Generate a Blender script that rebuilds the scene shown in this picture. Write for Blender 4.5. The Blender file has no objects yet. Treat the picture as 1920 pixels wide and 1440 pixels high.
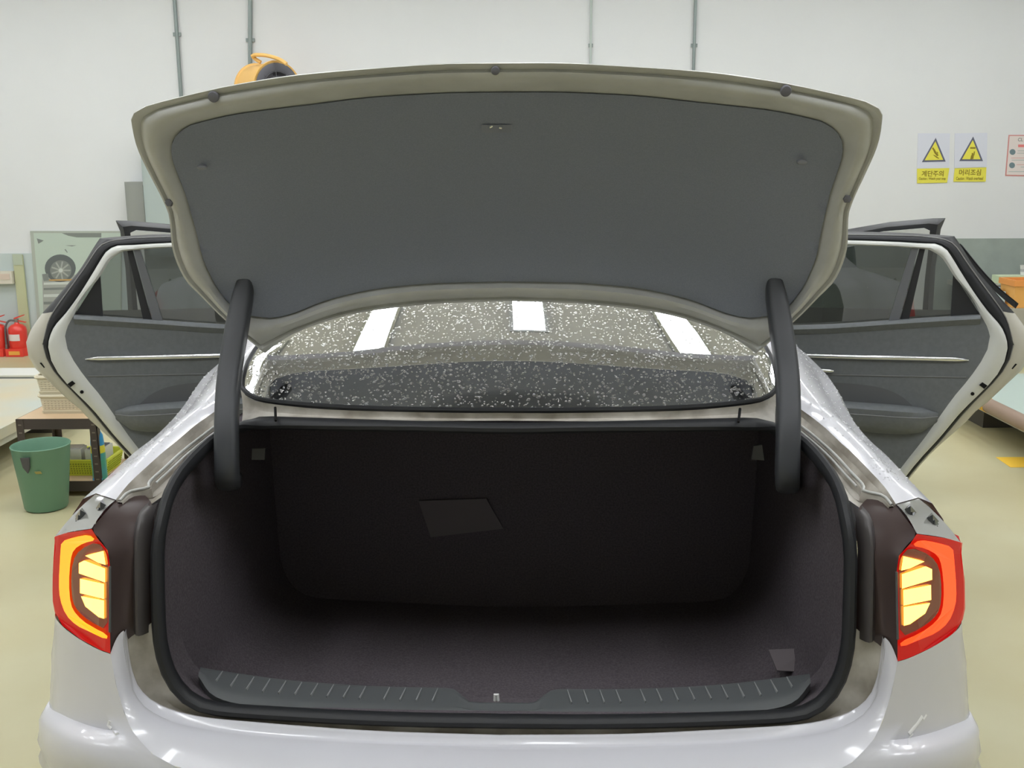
import bpy, bmesh, math, random
from mathutils import Vector, Matrix
random.seed(7)
SC = bpy.context.scene
COL = SC.collection

# ------------------------------------------------------------------ camera, light, exposure
F, PT, RO, H = 1900.0, math.atan(400/1900.0), -0.0044, 1.66      # focal length in px of the 1920 frame, pitch, roll, eye height
CAR_X, CAR_Y, YAW = -0.0265, 1.75, 0.0301                        # rear of the car, car heading
cr, sr, cp, sp = math.cos(RO), math.sin(RO), math.cos(PT), math.sin(PT)
cam_d = bpy.data.cameras.new('camera'); cam = bpy.data.objects.new('camera', cam_d); COL.objects.link(cam)
cam_d.sensor_width = 36.0; cam_d.lens = 36.0*F/1920.0; cam_d.clip_start = 0.05
R_, U_, B_ = Vector((cr, sr*sp, sr*cp)), Vector((-sr, cr*sp, cr*cp)), Vector((0, -cp, sp))
cam.matrix_world = Matrix(((R_.x, U_.x, B_.x, 0), (R_.y, U_.y, B_.y, 0), (R_.z, U_.z, B_.z, H), (0, 0, 0, 1)))
SC.camera = cam
w = bpy.data.worlds.new('world'); SC.world = w; w.use_nodes = True
w.node_tree.nodes['Background'].inputs[0].default_value = (0.85, 0.9, 1, 1)
w.node_tree.nodes['Background'].inputs[1].default_value = 0.3
SC.view_settings.view_transform = 'Standard'; SC.view_settings.look = 'None'
SC.view_settings.exposure = -0.08; SC.view_settings.gamma = 1.0; SC.view_settings.use_curve_mapping = False
PANEL_STRENGTH = 18.5
CEIL = 3.9

# ------------------------------------------------------------------ pixel -> place helpers
def wdir(px, py):
    x, z = (px-960)/F, -(py-720)/F
    x, z = cr*x - sr*z, sr*x + cr*z
    return Vector((x, cp + z*sp, -sp + z*cp))
def WY(px, py, Y):
    d = wdir(px, py); return Vector((0, 0, H)) + d*(Y/d.y)
def WZ(px, py, Z):
    d = wdir(px, py); return Vector((0, 0, H)) + d*((Z-H)/d.z)
cyw, syw = math.cos(YAW), math.sin(YAW)
O_ = Vector((-CAR_X*cyw + CAR_Y*syw, -CAR_X*syw - CAR_Y*cyw, H))
def cdir(px, py):
    d = wdir(px, py); return Vector((d.x*cyw - d.y*syw, d.x*syw + d.y*cyw, d.z))
def CY(px, py, y):
    d = cdir(px, py); return O_ + d*((y-O_.y)/d.y)
def CYL(L): return [CY(*a) for a in L]
def CP(px, py, p, n):
    d = cdir(px, py); return O_ + d*((p-O_).dot(n)/d.dot(n))
def mir(L): return [Vector((-p[0], p[1], p[2])) for p in L]

# ------------------------------------------------------------------ materials
MATS = {}
def lin(c):
    return tuple(((v/255.0)/12.92 if v/255.0 <= 0.04045 else ((v/255.0+0.055)/1.055)**2.4) for v in c)
def mat(name, rgb, rough=0.5, metal=0.0, spec=0.5, emit=None, es=1.0, coat=0.0, noise=None, bump=None, rgb2=None, linear=False):
    if name in MATS: return MATS[name]
    m = bpy.data.materials.new(name); m.use_nodes = True; nt = m.node_tree
    b = nt.nodes['Principled BSDF']; c = rgb if linear else lin(rgb)
    b.inputs['Base Color'].default_value = (*c, 1); b.inputs['Roughness'].default_value = rough
    b.inputs['Metallic'].default_value = metal; b.inputs['Specular IOR Level'].default_value = spec
    b.inputs['Coat Weight'].default_value = coat; b.inputs['Coat Roughness'].default_value = 0.05
    if emit:
        b.inputs['Emission Color'].default_value = (*emit, 1); b.inputs['Emission Strength'].default_value = es
    if noise:
        sc_, lo, hi = noise
        tc = nt.nodes.new('ShaderNodeTexCoord'); nz = nt.nodes.new('ShaderNodeTexNoise')
        nz.inputs['Scale'].default_value = sc_; nz.inputs['Detail'].default_value = 5
        rp = nt.nodes.new('ShaderNodeValToRGB')
        c2 = lin(rgb2) if rgb2 else c
        rp.color_ramp.elements[0].position = 0.35; rp.color_ramp.elements[1].position = 0.7
        rp.color_ramp.elements[0].color = (*[v*lo for v in c], 1); rp.color_ramp.elements[1].color = (*[v*hi for v in c2], 1)
        nt.links.new(tc.outputs['Object'], nz.inputs['Vector']); nt.links.new(nz.outputs['Fac'], rp.inputs['Fac'])
        nt.links.new(rp.outputs['Color'], b.inputs['Base Color'])
    if bump:
        sc_, st, di = bump
        tc = nt.nodes.new('ShaderNodeTexCoord'); nz = nt.nodes.new('ShaderNodeTexNoise'); nz.inputs['Scale'].default_value = sc_
        bp = nt.nodes.new('ShaderNodeBump'); bp.inputs['Strength'].default_value = st; bp.inputs['Distance'].default_value = di
        nt.links.new(tc.outputs['Object'], nz.inputs['Vector']); nt.links.new(nz.outputs['Fac'], bp.inputs['Height'])
        nt.links.new(bp.outputs['Normal'], b.inputs['Normal'])
    MATS[name] = m; return m
def glass_mat(name, tint, refl, rough=0.0):
    m = bpy.data.materials.new(name); m.use_nodes = True; nt = m.node_tree; nt.nodes.clear()
    o = nt.nodes.new('ShaderNodeOutputMaterial'); mx = nt.nodes.new('ShaderNodeMixShader')
    t = nt.nodes.new('ShaderNodeBsdfTransparent'); t.inputs[0].default_value = (*tint, 1)
    g = nt.nodes.new('ShaderNodeBsdfGlossy'); g.inputs['Roughness'].default_value = rough; g.inputs['Color'].default_value = (1, 1, 1, 1)
    lw = nt.nodes.new('ShaderNodeFresnel'); lw.inputs[0].default_value = 1.5
    ad = nt.nodes.new('ShaderNodeMath'); ad.operation = 'ADD'; ad.inputs[1].default_value = refl; ad.use_clamp = True
    nt.links.new(lw.outputs[0], ad.inputs[0]); nt.links.new(ad.outputs[0], mx.inputs[0])
    nt.links.new(t.outputs[0], mx.inputs[1]); nt.links.new(g.outputs[0], mx.inputs[2]); nt.links.new(mx.outputs[0], o.inputs[0])
    MATS[name] = m; return m

PAINT = mat('white_paint', (212, 212, 219), 0.25, coat=0.5)
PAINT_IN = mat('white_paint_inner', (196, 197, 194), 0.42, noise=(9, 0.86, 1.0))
PAINT_DIRT = mat('white_paint_grimy', (196, 188, 174), 0.5, noise=(14, 0.6, 1.0), rgb2=(208, 204, 196))
DOORP = mat('white_paint_door', (208, 210, 206), 0.35, coat=.3)
DOORS = mat('white_paint_door_shade', (196, 193, 182), 0.4, coat=.2)  # same white paint, the shade on the outer edge put into a darker beige
FELT = mat('grey_felt', (138, 143, 157), 0.95, spec=0.1, noise=(420, 0.93, 1.06), bump=(700, 0.15, 0.001))
CARPET = mat('black_carpet', (98, 92, 97), 1.0, spec=0.05, noise=(200, 0.8, 1.2), bump=(400, 0.3, 0.002))
RUBBER = mat('black_rubber', (40, 41, 44), 0.5, spec=0.35)
PLASTIC = mat('black_plastic', (44, 45, 48), 0.42, spec=0.4, bump=(700, 0.15, 0.001))
PLASTIC_G = mat('grey_sill_plastic', (88, 91, 93), 0.4, spec=0.4)
ARM = mat('arm_plastic', (60, 62, 66), 0.45, spec=0.4)
TRIM = mat('door_trim_grey', (110, 114, 117), 0.55, spec=0.35, noise=(60, 0.93, 1.06), bump=(900, 0.12, 0.001))
TRIM_D = mat('door_trim_dark', (98, 100, 102), 0.55, spec=0.35)
CHROME = mat('satin_chrome', (225, 226, 228), 0.22, metal=1.0)
DARKM = mat('dark_gap', (22, 22, 23), 0.7, spec=0.2)
GLASS_R = glass_mat('rear_glass_tinted', (0.10, 0.10, 0.105), 0.26, 0.0)
GLASS_D = glass_mat('door_glass_tinted', (0.34, 0.36, 0.36), 0.08)
CLEAR = glass_mat('clear_lens', (0.9, 0.88, 0.86), 0.06)

# ------------------------------------------------------------------ geometry helpers
def mkobj(name, verts, faces, m, parent=None, smooth=True, kind=None, label=None, recalc=True, angle=40):
    me = bpy.data.meshes.new(name); me.from_pydata([tuple(v) for v in verts], [], faces)
    if recalc:
        bm = bmesh.new(); bm.from_mesh(me)
        bmesh.ops.remove_doubles(bm, verts=bm.verts, dist=1e-5)
        bmesh.ops.recalc_face_normals(bm, faces=bm.faces); bm.to_mesh(me); bm.free()
    me.materials.append(m)
    if smooth:
        me.polygons.foreach_set('use_smooth', [True]*len(me.polygons))
        try: me.set_sharp_from_angle(angle=math.radians(angle))
        except Exception: pass
    o = bpy.data.objects.new(name, me); COL.objects.link(o)
    if parent: o.parent = parent
    if kind: o['kind'] = kind
    if label: o['label'] = label
    return o
def tag(o, label, cat, group=None):
    o['label'] = label; o['category'] = cat
    if group: o['group'] = group
    return o
def empty(name, loc=(0, 0, 0), rz=0.0):
    o = bpy.data.objects.new(name, None); o.empty_display_size = 0.1; COL.objects.link(o)
    o.location = loc; o.rotation_euler = (0, 0, rz); return o
class MB:
    def __init__(s): s.v = []; s.f = []
    def add(s, V, Fc):
        n = len(s.v); s.v += [Vector(p) for p in V]; s.f += [tuple(i+n for i in f) for f in Fc]; return s
    def box(s, c, d, M=None):
        x, y, z = d[0]/2, d[1]/2, d[2]/2
        V = [Vector((a*x, b*y, e*z)) for a in (-1, 1) for b in (-1, 1) for e in (-1, 1)]
        if M: V = [M @ p for p in V]
        V = [p + Vector(c) for p in V]
        return s.add(V, [(0, 1, 3, 2), (4, 6, 7, 5), (0, 4, 5, 1), (2, 3, 7, 6), (0, 2, 6, 4), (1, 5, 7, 3)])
    def loft(s, rows, closed=False, caps=False):
        V = [p for r in rows for p in r]; n = len(rows[0]); fs = []
        for i in range(len(rows)-1):
            for j in range(n if closed else n-1):
                k = (j+1) % n
                fs.append((i*n+j, i*n+k, (i+1)*n+k, (i+1)*n+j))
        if caps: fs += [tuple(range(n))[::-1], tuple((len(rows)-1)*n+j for j in range(n))]
        return s.add(V, fs)
    def tube(s, path, r, seg=10, flat=1.0, up=Vector((0, 0, 1)), caps=True):
        path = [Vector(p) for p in path]; rows = []
        for i, p in enumerate(path):
            t = (path[min(i+1, len(path)-1)] - path[max(i-1, 0)]).normalized()
            a = t.cross(up)
            if a.length < 1e-4: a = t.cross(Vector((1, 0, 0)))
            a.normalize(); b = a.cross(t).normalized()
            rr = r[i] if isinstance(r, (list, tuple)) else r
            rows.append([p + a*(rr*math.cos(2*math.pi*k/seg)) + b*(rr*flat*math.sin(2*math.pi*k/seg)) for k in range(seg)])
        return s.loft(rows, closed=True, caps=caps)
    def prism(s, poly, off):
        poly = [Vector(p) for p in poly]; off = Vector(off); n = len(poly)
        V = poly + [p+off for p in poly]
        return s.add(V, [tuple(range(n)), tuple(range(2*n-1, n-1, -1))] + [(i, (i+1) % n, n+(i+1) % n, n+i) for i in range(n)])
    def lathe(s, prof, seg=24, c=(0, 0, 0), M=None):
        rows = []
        for r, z in prof:
            row = [Vector((r*math.cos(2*math.pi*k/seg), r*math.sin(2*math.pi*k/seg), z)) for k in range(seg)]
            rows.append([(M @ p if M else p) + Vector(c) for p in row])
        return s.loft(rows, closed=True)
    def build(s, name, m, parent=None, **k): return mkobj(name, s.v, s.f, m, parent, **k)
def spline(P, n):
    P = [Vector(p) for p in P]
    if len(P) == 2: return [P[0].lerp(P[1], i/(n-1)) for i in range(n)]
    D = []
    for i in range(len(P)-1):
        p0 = P[i-1] if i else P[0]*2-P[1]
        p1, p2 = P[i], P[i+1]
        p3 = P[i+2] if i+2 < len(P) else P[-1]*2-P[-2]
        for k in range(10):
            t = k/10
            D.append(0.5*((2*p1) + (p2-p0)*t + (2*p0-5*p1+4*p2-p3)*t*t + (3*p1-p0-3*p2+p3)*t**3))
    D.append(P[-1]); L = [0.0]
    for i in range(1, len(D)): L.append(L[-1]+(D[i]-D[i-1]).length)
    out = []; j = 0
    for i in range(n):
        s = L[-1]*i/(n-1)
        while j < len(L)-2 and L[j+1] < s: j += 1
        q = (s-L[j])/max(L[j+1]-L[j], 1e-9); out.append(D[j].lerp(D[j+1], min(max(q, 0), 1)))
    return out
def coons(top, bot, left, right):
    """top/bot: n points each left to right, left/right: m points each top to bottom"""
    n, m = len(top), len(left); rows = []
    for j in range(m):
        v = j/(m-1); row = []
        for i in range(n):
            u = i/(n-1)
            p = top[i]*(1-v) + bot[i]*v + left[j]*(1-u) + right[j]*u - (top[0]*(1-u)*(1-v) + top[-1]*u*(1-v) + bot[0]*(1-u)*v + bot[-1]*u*v)
            row.append(p)
        rows.append(row)
    return rows
def interp(x, X, Y):
    if x <= X[0]: return Y[0]
    for i in range(len(X)-1):
        if x <= X[i+1]: return Y[i]+(Y[i+1]-Y[i])*(x-X[i])/(X[i+1]-X[i])
    return Y[-1]
def text_mesh(body, width, height, depth=0.002, weight=0.0):
    cu = bpy.data.curves.new('t', 'FONT'); cu.body = body; cu.size = 1.0; cu.extrude = 0.0; cu.offset = weight
    cu.align_x = 'CENTER'; cu.align_y = 'CENTER'
    ob = bpy.data.objects.new('t', cu); COL.objects.link(ob)
    dg = bpy.context.evaluated_depsgraph_get(); me = bpy.data.meshes.new_from_object(ob.evaluated_get(dg))
    V = [v.co.copy() for v in me.vertices]; Fc = [tuple(p.vertices) for p in me.polygons]
    bpy.data.objects.remove(ob); bpy.data.meshes.remove(me)
    if not V: return [], []
    x0, x1 = min(v.x for v in V), max(v.x for v in V); y0, y1 = min(v.y for v in V), max(v.y for v in V)
    V = [Vector(((v.x-(x0+x1)/2)*width/(x1-x0), (v.y-(y0+y1)/2)*height/(y1-y0), 0)) for v in V]
    return V, Fc

# ================================================================== THE ROOM
YB = 9.45                                             # back wall
XW = 7.0
def struct(name, mb, m, **k):
    o = mb.build(name, m, **k); o['kind'] = 'structure'; return o
FLOOR = mat('floor_epoxy', (190, 181, 140), 0.38, spec=0.4, noise=(1.1, 0.93, 1.0), rgb2=(196, 192, 158))
WALL = mat('wall_white', (224, 226, 227), 0.85, noise=(1.5, 0.97, 1.0))
CEILM = mat('ceiling_white', (206, 207, 208), 0.9)
DADO = mat('dado_blue_grey', (192, 203, 202), 0.7)
DADO_R = mat('dado_grey_green', (156, 166, 159), 0.7, noise=(5, 0.88, 1.06))
struct('floor', MB().box((0, 2.7, -0.05), (2*XW, 13.6, 0.1)), FLOOR, smooth=False)
struct('ceiling', MB().box((0, 2.7, CEIL+0.05), (2*XW, 13.6, 0.1)), CEILM, smooth=False)
struct('wall_back', MB().box((0, YB+0.06, CEIL/2), (2*XW, 0.12, CEIL)), WALL, smooth=False)
struct('wall_left', MB().box((-XW-0.06, 2.7, CEIL/2), (0.12, 13.6, CEIL)), WALL, smooth=False)
struct('wall_right', MB().box((XW+0.06, 2.7, CEIL/2), (0.12, 13.6, CEIL)), WALL, smooth=False)
struct('wall_front', MB().box((0, -4.1, CEIL/2), (2*XW, 0.12, CEIL)), WALL, smooth=False)
zl = WY(30, 475, YB).z; zr = WY(1840, 447, YB).z
o = struct('trim_1', MB().box((-3.25, YB-0.006, zl/2), (7.5, 0.012, zl)), DADO, smooth=False)
o = struct('trim_2', MB().box((3.75, YB-0.006, zr/2), (6.5, 0.012, zr)), DADO_R, smooth=False)

# ceiling light panels (frame + diffuser, lit)
PANEL = mat('led_diffuser', (255, 255, 255), 0.5, emit=(0.95, 0.97, 1.0), es=PANEL_STRENGTH)
ALU = mat('aluminium', (190, 193, 196), 0.4, metal=0.8)
LIGHTS = [(0.10+1.23*i, y) for y in (0.95, 4.2, 7.45) for i in range(-5, 5)]
def ceiling_light(x, y, sx, sy, label):
    t = empty('ceiling_light', (x, y, CEIL-0.06))
    tag(t, label, 'ceiling light', 'LED panels on the ceiling')
    f = MB(); e = 0.03
    for a, b, c, d in ((0, sy/2+e/2, sx+2*e, e), (0, -sy/2-e/2, sx+2*e, e), (sx/2+e/2, 0, e, sy), (-sx/2-e/2, 0, e, sy)): f.box((a, b, 0.03), (c, d, 0.06))
    f.build('frame', ALU, t, smooth=False)
    MB().box((0, 0, 0.02), (sx, sy, 0.02)).build('diffuser', PANEL, t, smooth=False)
for x, y in LIGHTS:
    ceiling_light(x, y, 0.25, 1.4, 'white rectangular LED panel light fixed under the ceiling')

# ================================================================== THE CAR
car = empty('car', (CAR_X, CAR_Y, 0), -YAW)
tag(car, 'white sedan with trunk lid and all doors open, rear glass beaded with water', 'car')

# ---------- quarter panels / C pillars, gutters
Q1 = [(217, 937, .15), (242, 906, .22), (274, 876, .29), (305, 848, .36), (336, 823, .42), (360, 802, .47), (383, 785, .52), (399, 774, .55), (425, 755, .57), (445, 732, .60)]
Q1 = CYL(Q1); PIL = [Vector((-.61, .80, 1.285)), Vector((-.585, 1.05, 1.365)), Vector((-.56, 1.35, 1.42))]
QIN = spline(Q1 + PIL, 40)
Q2 = CYL([(180, 925, .2), (219, 890, .28), (255, 856, .38), (280, 834, .45), (305, 815, .52), (328, 794, .61), (352, 768, .72), (375, 737, .86), (402, 697, 1.05)]) + [Vector((-.86, 1.35, 1.12))]
Q2 = spline(Q2, 40)
def quarter_rows():
    rows = []
    for k in range(7):                                # top face, crowned
        t = k/6
        rows.append([a.lerp(b, t) + Vector((0, 0, .022*math.sin(math.pi*t)*min(1, i/12))) for i, (a, b) in enumerate(zip(QIN, Q2))])
    rows.append([p + Vector((-.028, 0, -.012)) for p in Q2])
    rows.append([p + Vector((-.052, 0, -.045)) for p in Q2])
    rows.append([Vector((min(p.x-.075, -.90), p.y, p.z-.12)) for p in Q2])
    rows.append([Vector((-.925, p.y+.01, .84)) for p in Q2])
    rows.append([Vector((-.93, max(p.y, .30), .68)) for p in Q2])
    # wheel arch lower boundary
    rows.append([Vector((-.93, max(p.y, .30), .40 + max(0, .30*(1-((p.y-.98)/.42)**2)) if abs(p.y-.98) < .42 else .36)) for p in Q2])
    return rows
for sgn in (1, -1):
    R = quarter_rows()
    if sgn < 0: R = [mir(r) for r in R]
    MB().loft(R).build('quarter_panel', PAINT, car, angle=60, label='white rear quarter panel wet with water beads')

S_PX = [(940, 793, .385), (700, 793, .39), (520, 790, .42), (480, 790, .435), (450, 796, .44), (425, 806, .43), (399, 818, .40), (375, 837, .36), (352, 860, .31), (328, 888, .25), (313, 912, .205), (303, 935, .17), (296, 959, .14), (289, 993, .115), (284, 1030, .10), (285, 1127, .075), (288, 1193, .065), (298, 1243, .06), (313, 1277, .06), (333, 1303, .06), (360, 1322, .06), (400, 1333, .058), (480, 1340, .055), (634, 1350, .05), (811, 1359, .047), (960, 1363, .045)]
S = CYL(S_PX); S[0].x = 0; S[-1].x = 0
SL = spline(S, 60)                                    # left half of the trunk opening, top centre to bottom centre
def inward(p, d, dy=0.0):
    c = Vector((0, p.y, max(min(p.z, .95), .80))); v = (c-p); v.y = 0
    return p + v.normalized()*d + Vector((0, dy, 0))
def full(L): return L + mir(L[1:-1])[::-1]            # closed loop from a left half
seal_path = full([inward(p, .012) for p in SL])
rows = []; n = len(seal_path)
for i, p in enumerate(seal_path):
    t = (seal_path[(i+1) % n]-seal_path[i-1]).normalized(); c = Vector((0, p.y, .86))-p
    b = (c - t*c.dot(t)).normalized(); a = t.cross(b)
    rows.append([p + b*(.013*math.cos(2*math.pi*k/10)) + a*(.017*math.sin(2*math.pi*k/10)) for k in range(10)])
MB().loft(rows + [rows[0]], closed=True).build('trunk_seal', RUBBER, car, label='black rubber seal around the trunk opening')

# rain gutter, side flanges
Rr = CYL([(217, 940, .155), (264, 902, .24), (289, 879, .30), (321, 852, .37), (360, 818, .45), (397, 790, .53), (430, 765, .56)])
Gg = CYL([(222, 946, .15), (240, 929, .18), (275, 921, .20), (278, 910, .22), (305, 885, .28), (336, 856, .36), (367, 831, .43), (399, 807, .49), (432, 785, .52)])
def near(q): return min(range(60), key=lambda k: (SL[k]-q).length)
i_corner, i_lamp, i_low = near(CY(440, 800, .44)), near(CY(302, 938, .168)), near(CY(286, 1160, .069))
Ss = SL[i_corner:i_lamp+1]                             # corner to lamp side
Ss = list(reversed(Ss))
for sgn in (1, -1):
    q = spline(Q1, 36); r = spline(Rr, 36); g = spline(Gg, 36); s_ = spline(Ss, 36)
    rw = [q, [a.lerp(b, .5)+Vector((.006, .004, -.018)) for a, b in zip(q, r)], [p+Vector((0, 0, -.004)) for p in r], [p+Vector((.004, 0, .004)) for p in r],
          [a.lerp(b, .5)+Vector((0, 0, -.012)) for a, b in zip(r, g)], [p+Vector((-.004, 0, -.006)) for p in g], [p+Vector((0, -.002, .006)) for p in g], [p+Vector((.008, 0, .004)) for p in g], [p+Vector((.01, 0, -.014)) for p in g],
          [a.lerp(b, .55)+Vector((0, .004, -.022)) for a, b in zip(g, s_)], [p+Vector((0, .006, -.004)) for p in s_]]
    if sgn < 0: rw = [mir(x) for x in rw]
    gut = MB().loft(rw).build('rain_gutter', PAINT_DIRT, car, angle=35, label='grimy white rain gutter beside the trunk opening')
    lip = [p+Vector((.004, -.002, .009)) for p in spline(Gg, 36)]; lip2 = [p+Vector((.016, -.004, .004)) for p in spline(Gg, 36)]
    if sgn < 0: lip, lip2 = mir(lip), mir(lip2)
    MB().tube(lip, .0028, 8).build('gutter_lip', PAINT_IN, gut); MB().tube(lip2[8:], .0024, 8).build('gutter_lip', PAINT_IN, gut)

# cowl strip between glass and trunk opening
GB = CYL([(940, 768, .415), (855, 768, .415), (705, 765, .43), (605, 761, .445), (530, 754, .46), (485, 747, .485), (465, 738, .505), (452, 722, .54)])
GB[0].x = 0; GBl = spline(GB, 26)
rw = []
up = [p + Vector((0, -.006, -.006)) for p in GBl]
low = spline(SL[:i_corner+1], 26)
low = [Vector((p.x, p.y+.012, p.z+.002)) for p in low]
for k in range(5):
    t = k/4; rw.append([a.lerp(b, t)+Vector((0, .012*math.sin(math.pi*t), -.006*math.sin(math.pi*t))) for a, b in zip(up, low)])
rwf = [mir(r[1:])[::-1] + r for r in rw]
cowl = MB().loft(rwf).build('cowl_panel', PAINT_DIRT, car, label='grimy white panel below the rear glass')
for sx in (-1, 1):
    a, b = CY(516, 764, .435), CY(517, 789, .40)
    if sx > 0: a, b = mir([a, b])
    MB().tube([a, b], .003, 6).build('panel_joint', DARKM, cowl)

# ---------- lamp side cover, black housings
LIN = [(217, 940, .152), (190, 970, .09), (174, 993, .055), (192, 1016, .035), (205, 1045, .022), (206, 1120, .02), (206, 1180, .02), (207, 1224, .021)]
RIN = [(262, 918, .205), (285, 945, .175), (289, 975, .14), (286, 1005, .125), (284, 1030, .115), (285, 1127, .09), (286, 1165, .085), (250, 1192, .07)]
BLACKISH = mat('lamp_cover_glow_tint', (72, 60, 58), 0.38, spec=0.4)  # warm tint puts the tail lamp's glow into the black plastic
for sgn in (1, -1):
    a = spline(CYL(LIN), 24); b = spline(CYL(RIN), 24); rw = []
    for k in range(9):
        t = k/8; rw.append([p.lerp(q, t)+Vector((0, .02*math.sin(math.pi*t)*(1-t), 0)) for p, q in zip(a, b)])
    if sgn < 0: rw = [mir(r) for r in rw]
    c = MB().loft(rw).build('lamp_surround', BLACKISH, car, label='black plastic beside the tail lamp, tinted with its glow')
    a = spline(CYL([(276, 944, .165), (258, 962, .125), (248, 990, .10), (244, 1030, .08), (244, 1110, .06), (246, 1188, .05)]), 16)
    b = spline(CYL([(292, 946, .16), (285, 966, .13), (281, 993, .115), (279, 1030, .10), (280, 1110, .08), (282, 1187, .07)]), 16); rw = []
    for k in range(7):
        t = k/6; rw.append([p.lerp(q, t)+Vector((0, -.012*math.sin(math.pi*t)+.012*(1-math.sin(math.pi*t)), 0)) for p, q in zip(a, b)])
    if sgn < 0: rw = [mir(r) for r in rw]
    MB().loft(rw).build('rounded_cover', mat('cover_dark', (70, 66, 66), .4), c)

# ---------- tail lamps
RED = mat('lamp_red', (90, 2, 4), 0.35, spec=.25, coat=.08, emit=(1, .004, .005), es=.42)
MAROON = mat('lamp_dark_red', (100, 30, 16), 0.25, coat=.5, emit=(1, .12, .02), es=.05)
BAND = mat('lamp_band_amber', (200, 110, 10), 0.3, emit=(1, .40, .012), es=1.25)
BAND_R = mat('lamp_band_orange', (200, 50, 10), 0.3, emit=(1, .085, .010), es=1.2)
SEGM = mat('lamp_segment_lit', (255, 190, 60), 0.3, emit=(1, .56, .075), es=5.5)
SMOKE = mat('lamp_smoked_top', (150, 150, 146), 0.12, spec=0.7, coat=1.0)
FACET = mat('lamp_facet', (70, 72, 74), 0.08, metal=.6, spec=.9)
def lyl(px): return .02 + (207-px)/104*.14 - .02*math.sin(math.pi*min(max((207-px)/104, 0), 1))
def lp(px, py, d=0.0):
    return CY(px, py, lyl(px)-d)
lamp_out = [(102, 1007), (118, 1001), (133, 998), (172, 992), (183, 1010), (202, 1032), (206, 1060), (206, 1110), (206, 1160), (207, 1225), (187, 1218), (150, 1198), (117, 1173), (103, 1147), (99, 1127), (99, 1077), (104, 1027)]
inner_dark = [(150, 1030), (183, 1015), (200, 1036), (203, 1060), (203, 1120), (202, 1182), (168, 1165), (146, 1146), (136, 1128), (133, 1093), (136, 1052)]
band = [(115, 1015), (140, 1007), (167, 1002), (180, 1013), (157, 1018), (138, 1030), (132, 1050), (129, 1093), (132, 1133), (143, 1153), (167, 1173), (202, 1190), (200, 1200), (167, 1184), (143, 1173), (123, 1153), (112, 1123), (110, 1093), (113, 1037)]
segs = [[(160, 1042), (194, 1033), (198, 1059), (184, 1055)], [(148, 1056), (158, 1051), (197, 1066), (197, 1092), (148, 1075)], [(150, 1085), (195, 1095), (195, 1123), (150, 1112)], [(152, 1118), (195, 1126), (195, 1160), (185, 1157), (160, 1137)]]
def chaikin(L, k=1):
    for _ in range(k):
        L = [q for i in range(len(L)) for q in ((L[i][0]*.75+L[(i+1) % len(L)][0]*.25, L[i][1]*.75+L[(i+1) % len(L)][1]*.25), (L[i][0]*.25+L[(i+1) % len(L)][0]*.75, L[i][1]*.25+L[(i+1) % len(L)][1]*.75))]
    return L
inner_dark = chaikin(inner_dark); band = chaikin(band)
for sgn in (1, -1):
    M_ = (lambda L: L) if sgn > 0 else mir
    def plate(px, d, th, mb=None):
        # px polygon laid on the curved lamp face, thickness th towards the rear
        mb = mb or MB(); c = (sum(p[0] for p in px)/len(px), sum(p[1] for p in px)/len(px))
        P = []
        for i in range(len(px)):
            a, b = px[i], px[(i+1) % len(px)]
            P += [a, ((a[0]+b[0])/2, (a[1]+b[1])/2)]
        fr = M_([lp(p[0], p[1], d+th) for p in P]); bk = M_([lp(p[0], p[1], d) for p in P]); n = len(P)
        return mb.add(fr+bk, [tuple(range(n))]+[(i, (i+1) % n, n+(i+1) % n, n+i) for i in range(n)])
    lamp = plate(lamp_out, -.03, .032).build('tail_lamp', RED, car, smooth=False, label='lit red tail lamp with amber turn signal')
    plate(inner_dark, 0, .004).build('lamp_recess', MAROON, lamp, smooth=False)
    plate(band, .001, .006).build('light_band', BAND if sgn > 0 else BAND_R, lamp, smooth=False, label='glowing C-shaped light band')
    for s_ in segs: plate(s_, .003, .005).build('light_segment', SEGM, lamp, smooth=False, label='bright amber turn signal segment')
    pa = M_(CYL([(206, 1062, .016), (206, 1120, .013), (206, 1185, .014)]))
    MB().tube(pa, .0025, 6).build('lens_edge', PLASTIC_G, lamp)
    # smoked top of the lamp
    A = [CY(103, 1006, .162), CY(133, 997, .11), CY(172, 991, .05)]; Bq = [CY(179, 927, .198), CY(197, 932, .178), CY(216, 938, .152)]
    A = spline(A, 9); Bq = spline(Bq, 9)
    rw = [[a.lerp(b, t)+Vector((0, 0, .006*math.sin(math.pi*t))) for a, b in zip(A, Bq)] for t in (0, .25, .5, .75, 1)]
    top = MB().loft([M_(r) for r in rw]).build('lamp_top', SMOKE, lamp, label='smoked clear top of the tail lamp')
    for (x0, y0, dx, dy, yy) in ((152, 965, 9, 20, .15), (190, 950, 8, 22, .13)):
        fc = MB()
        for k in range(3):
            cx, cy_ = x0-dx*.9*k*.5, y0+dy*.5*k
            P = CYL([(cx+2, cy_-13, yy+.016), (cx+9, cy_-3, yy-.012), (cx-3, cy_+13, yy-.018), (cx-11, cy_+3, yy+.012)]); c = CY(cx-1, cy_, yy-.012)
            c.z += .010
            P = M_(P); c = M_([c])[0]
            for i in range(4): fc.add([P[i], P[(i+1) % 4], c], [(0, 1, 2)])
        fc.build('reflector_facet', FACET, lamp, smooth=False)
    # outer side of the lamp wrapping onto the flank
    A = spline([CY(103, 1006, .162), CY(99, 1077, .165), CY(99, 1127, .165), CY(103, 1149, .165)], 8)
    Bq = [Vector((-.928, .30, p.z-.025)) for p in A]
    MB().loft([M_(A), M_([a.lerp(b, .5)+Vector((-.012, 0, 0)) for a, b in zip(A, Bq)]), M_(Bq)]).build('lamp_side', RED, lamp)

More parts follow.
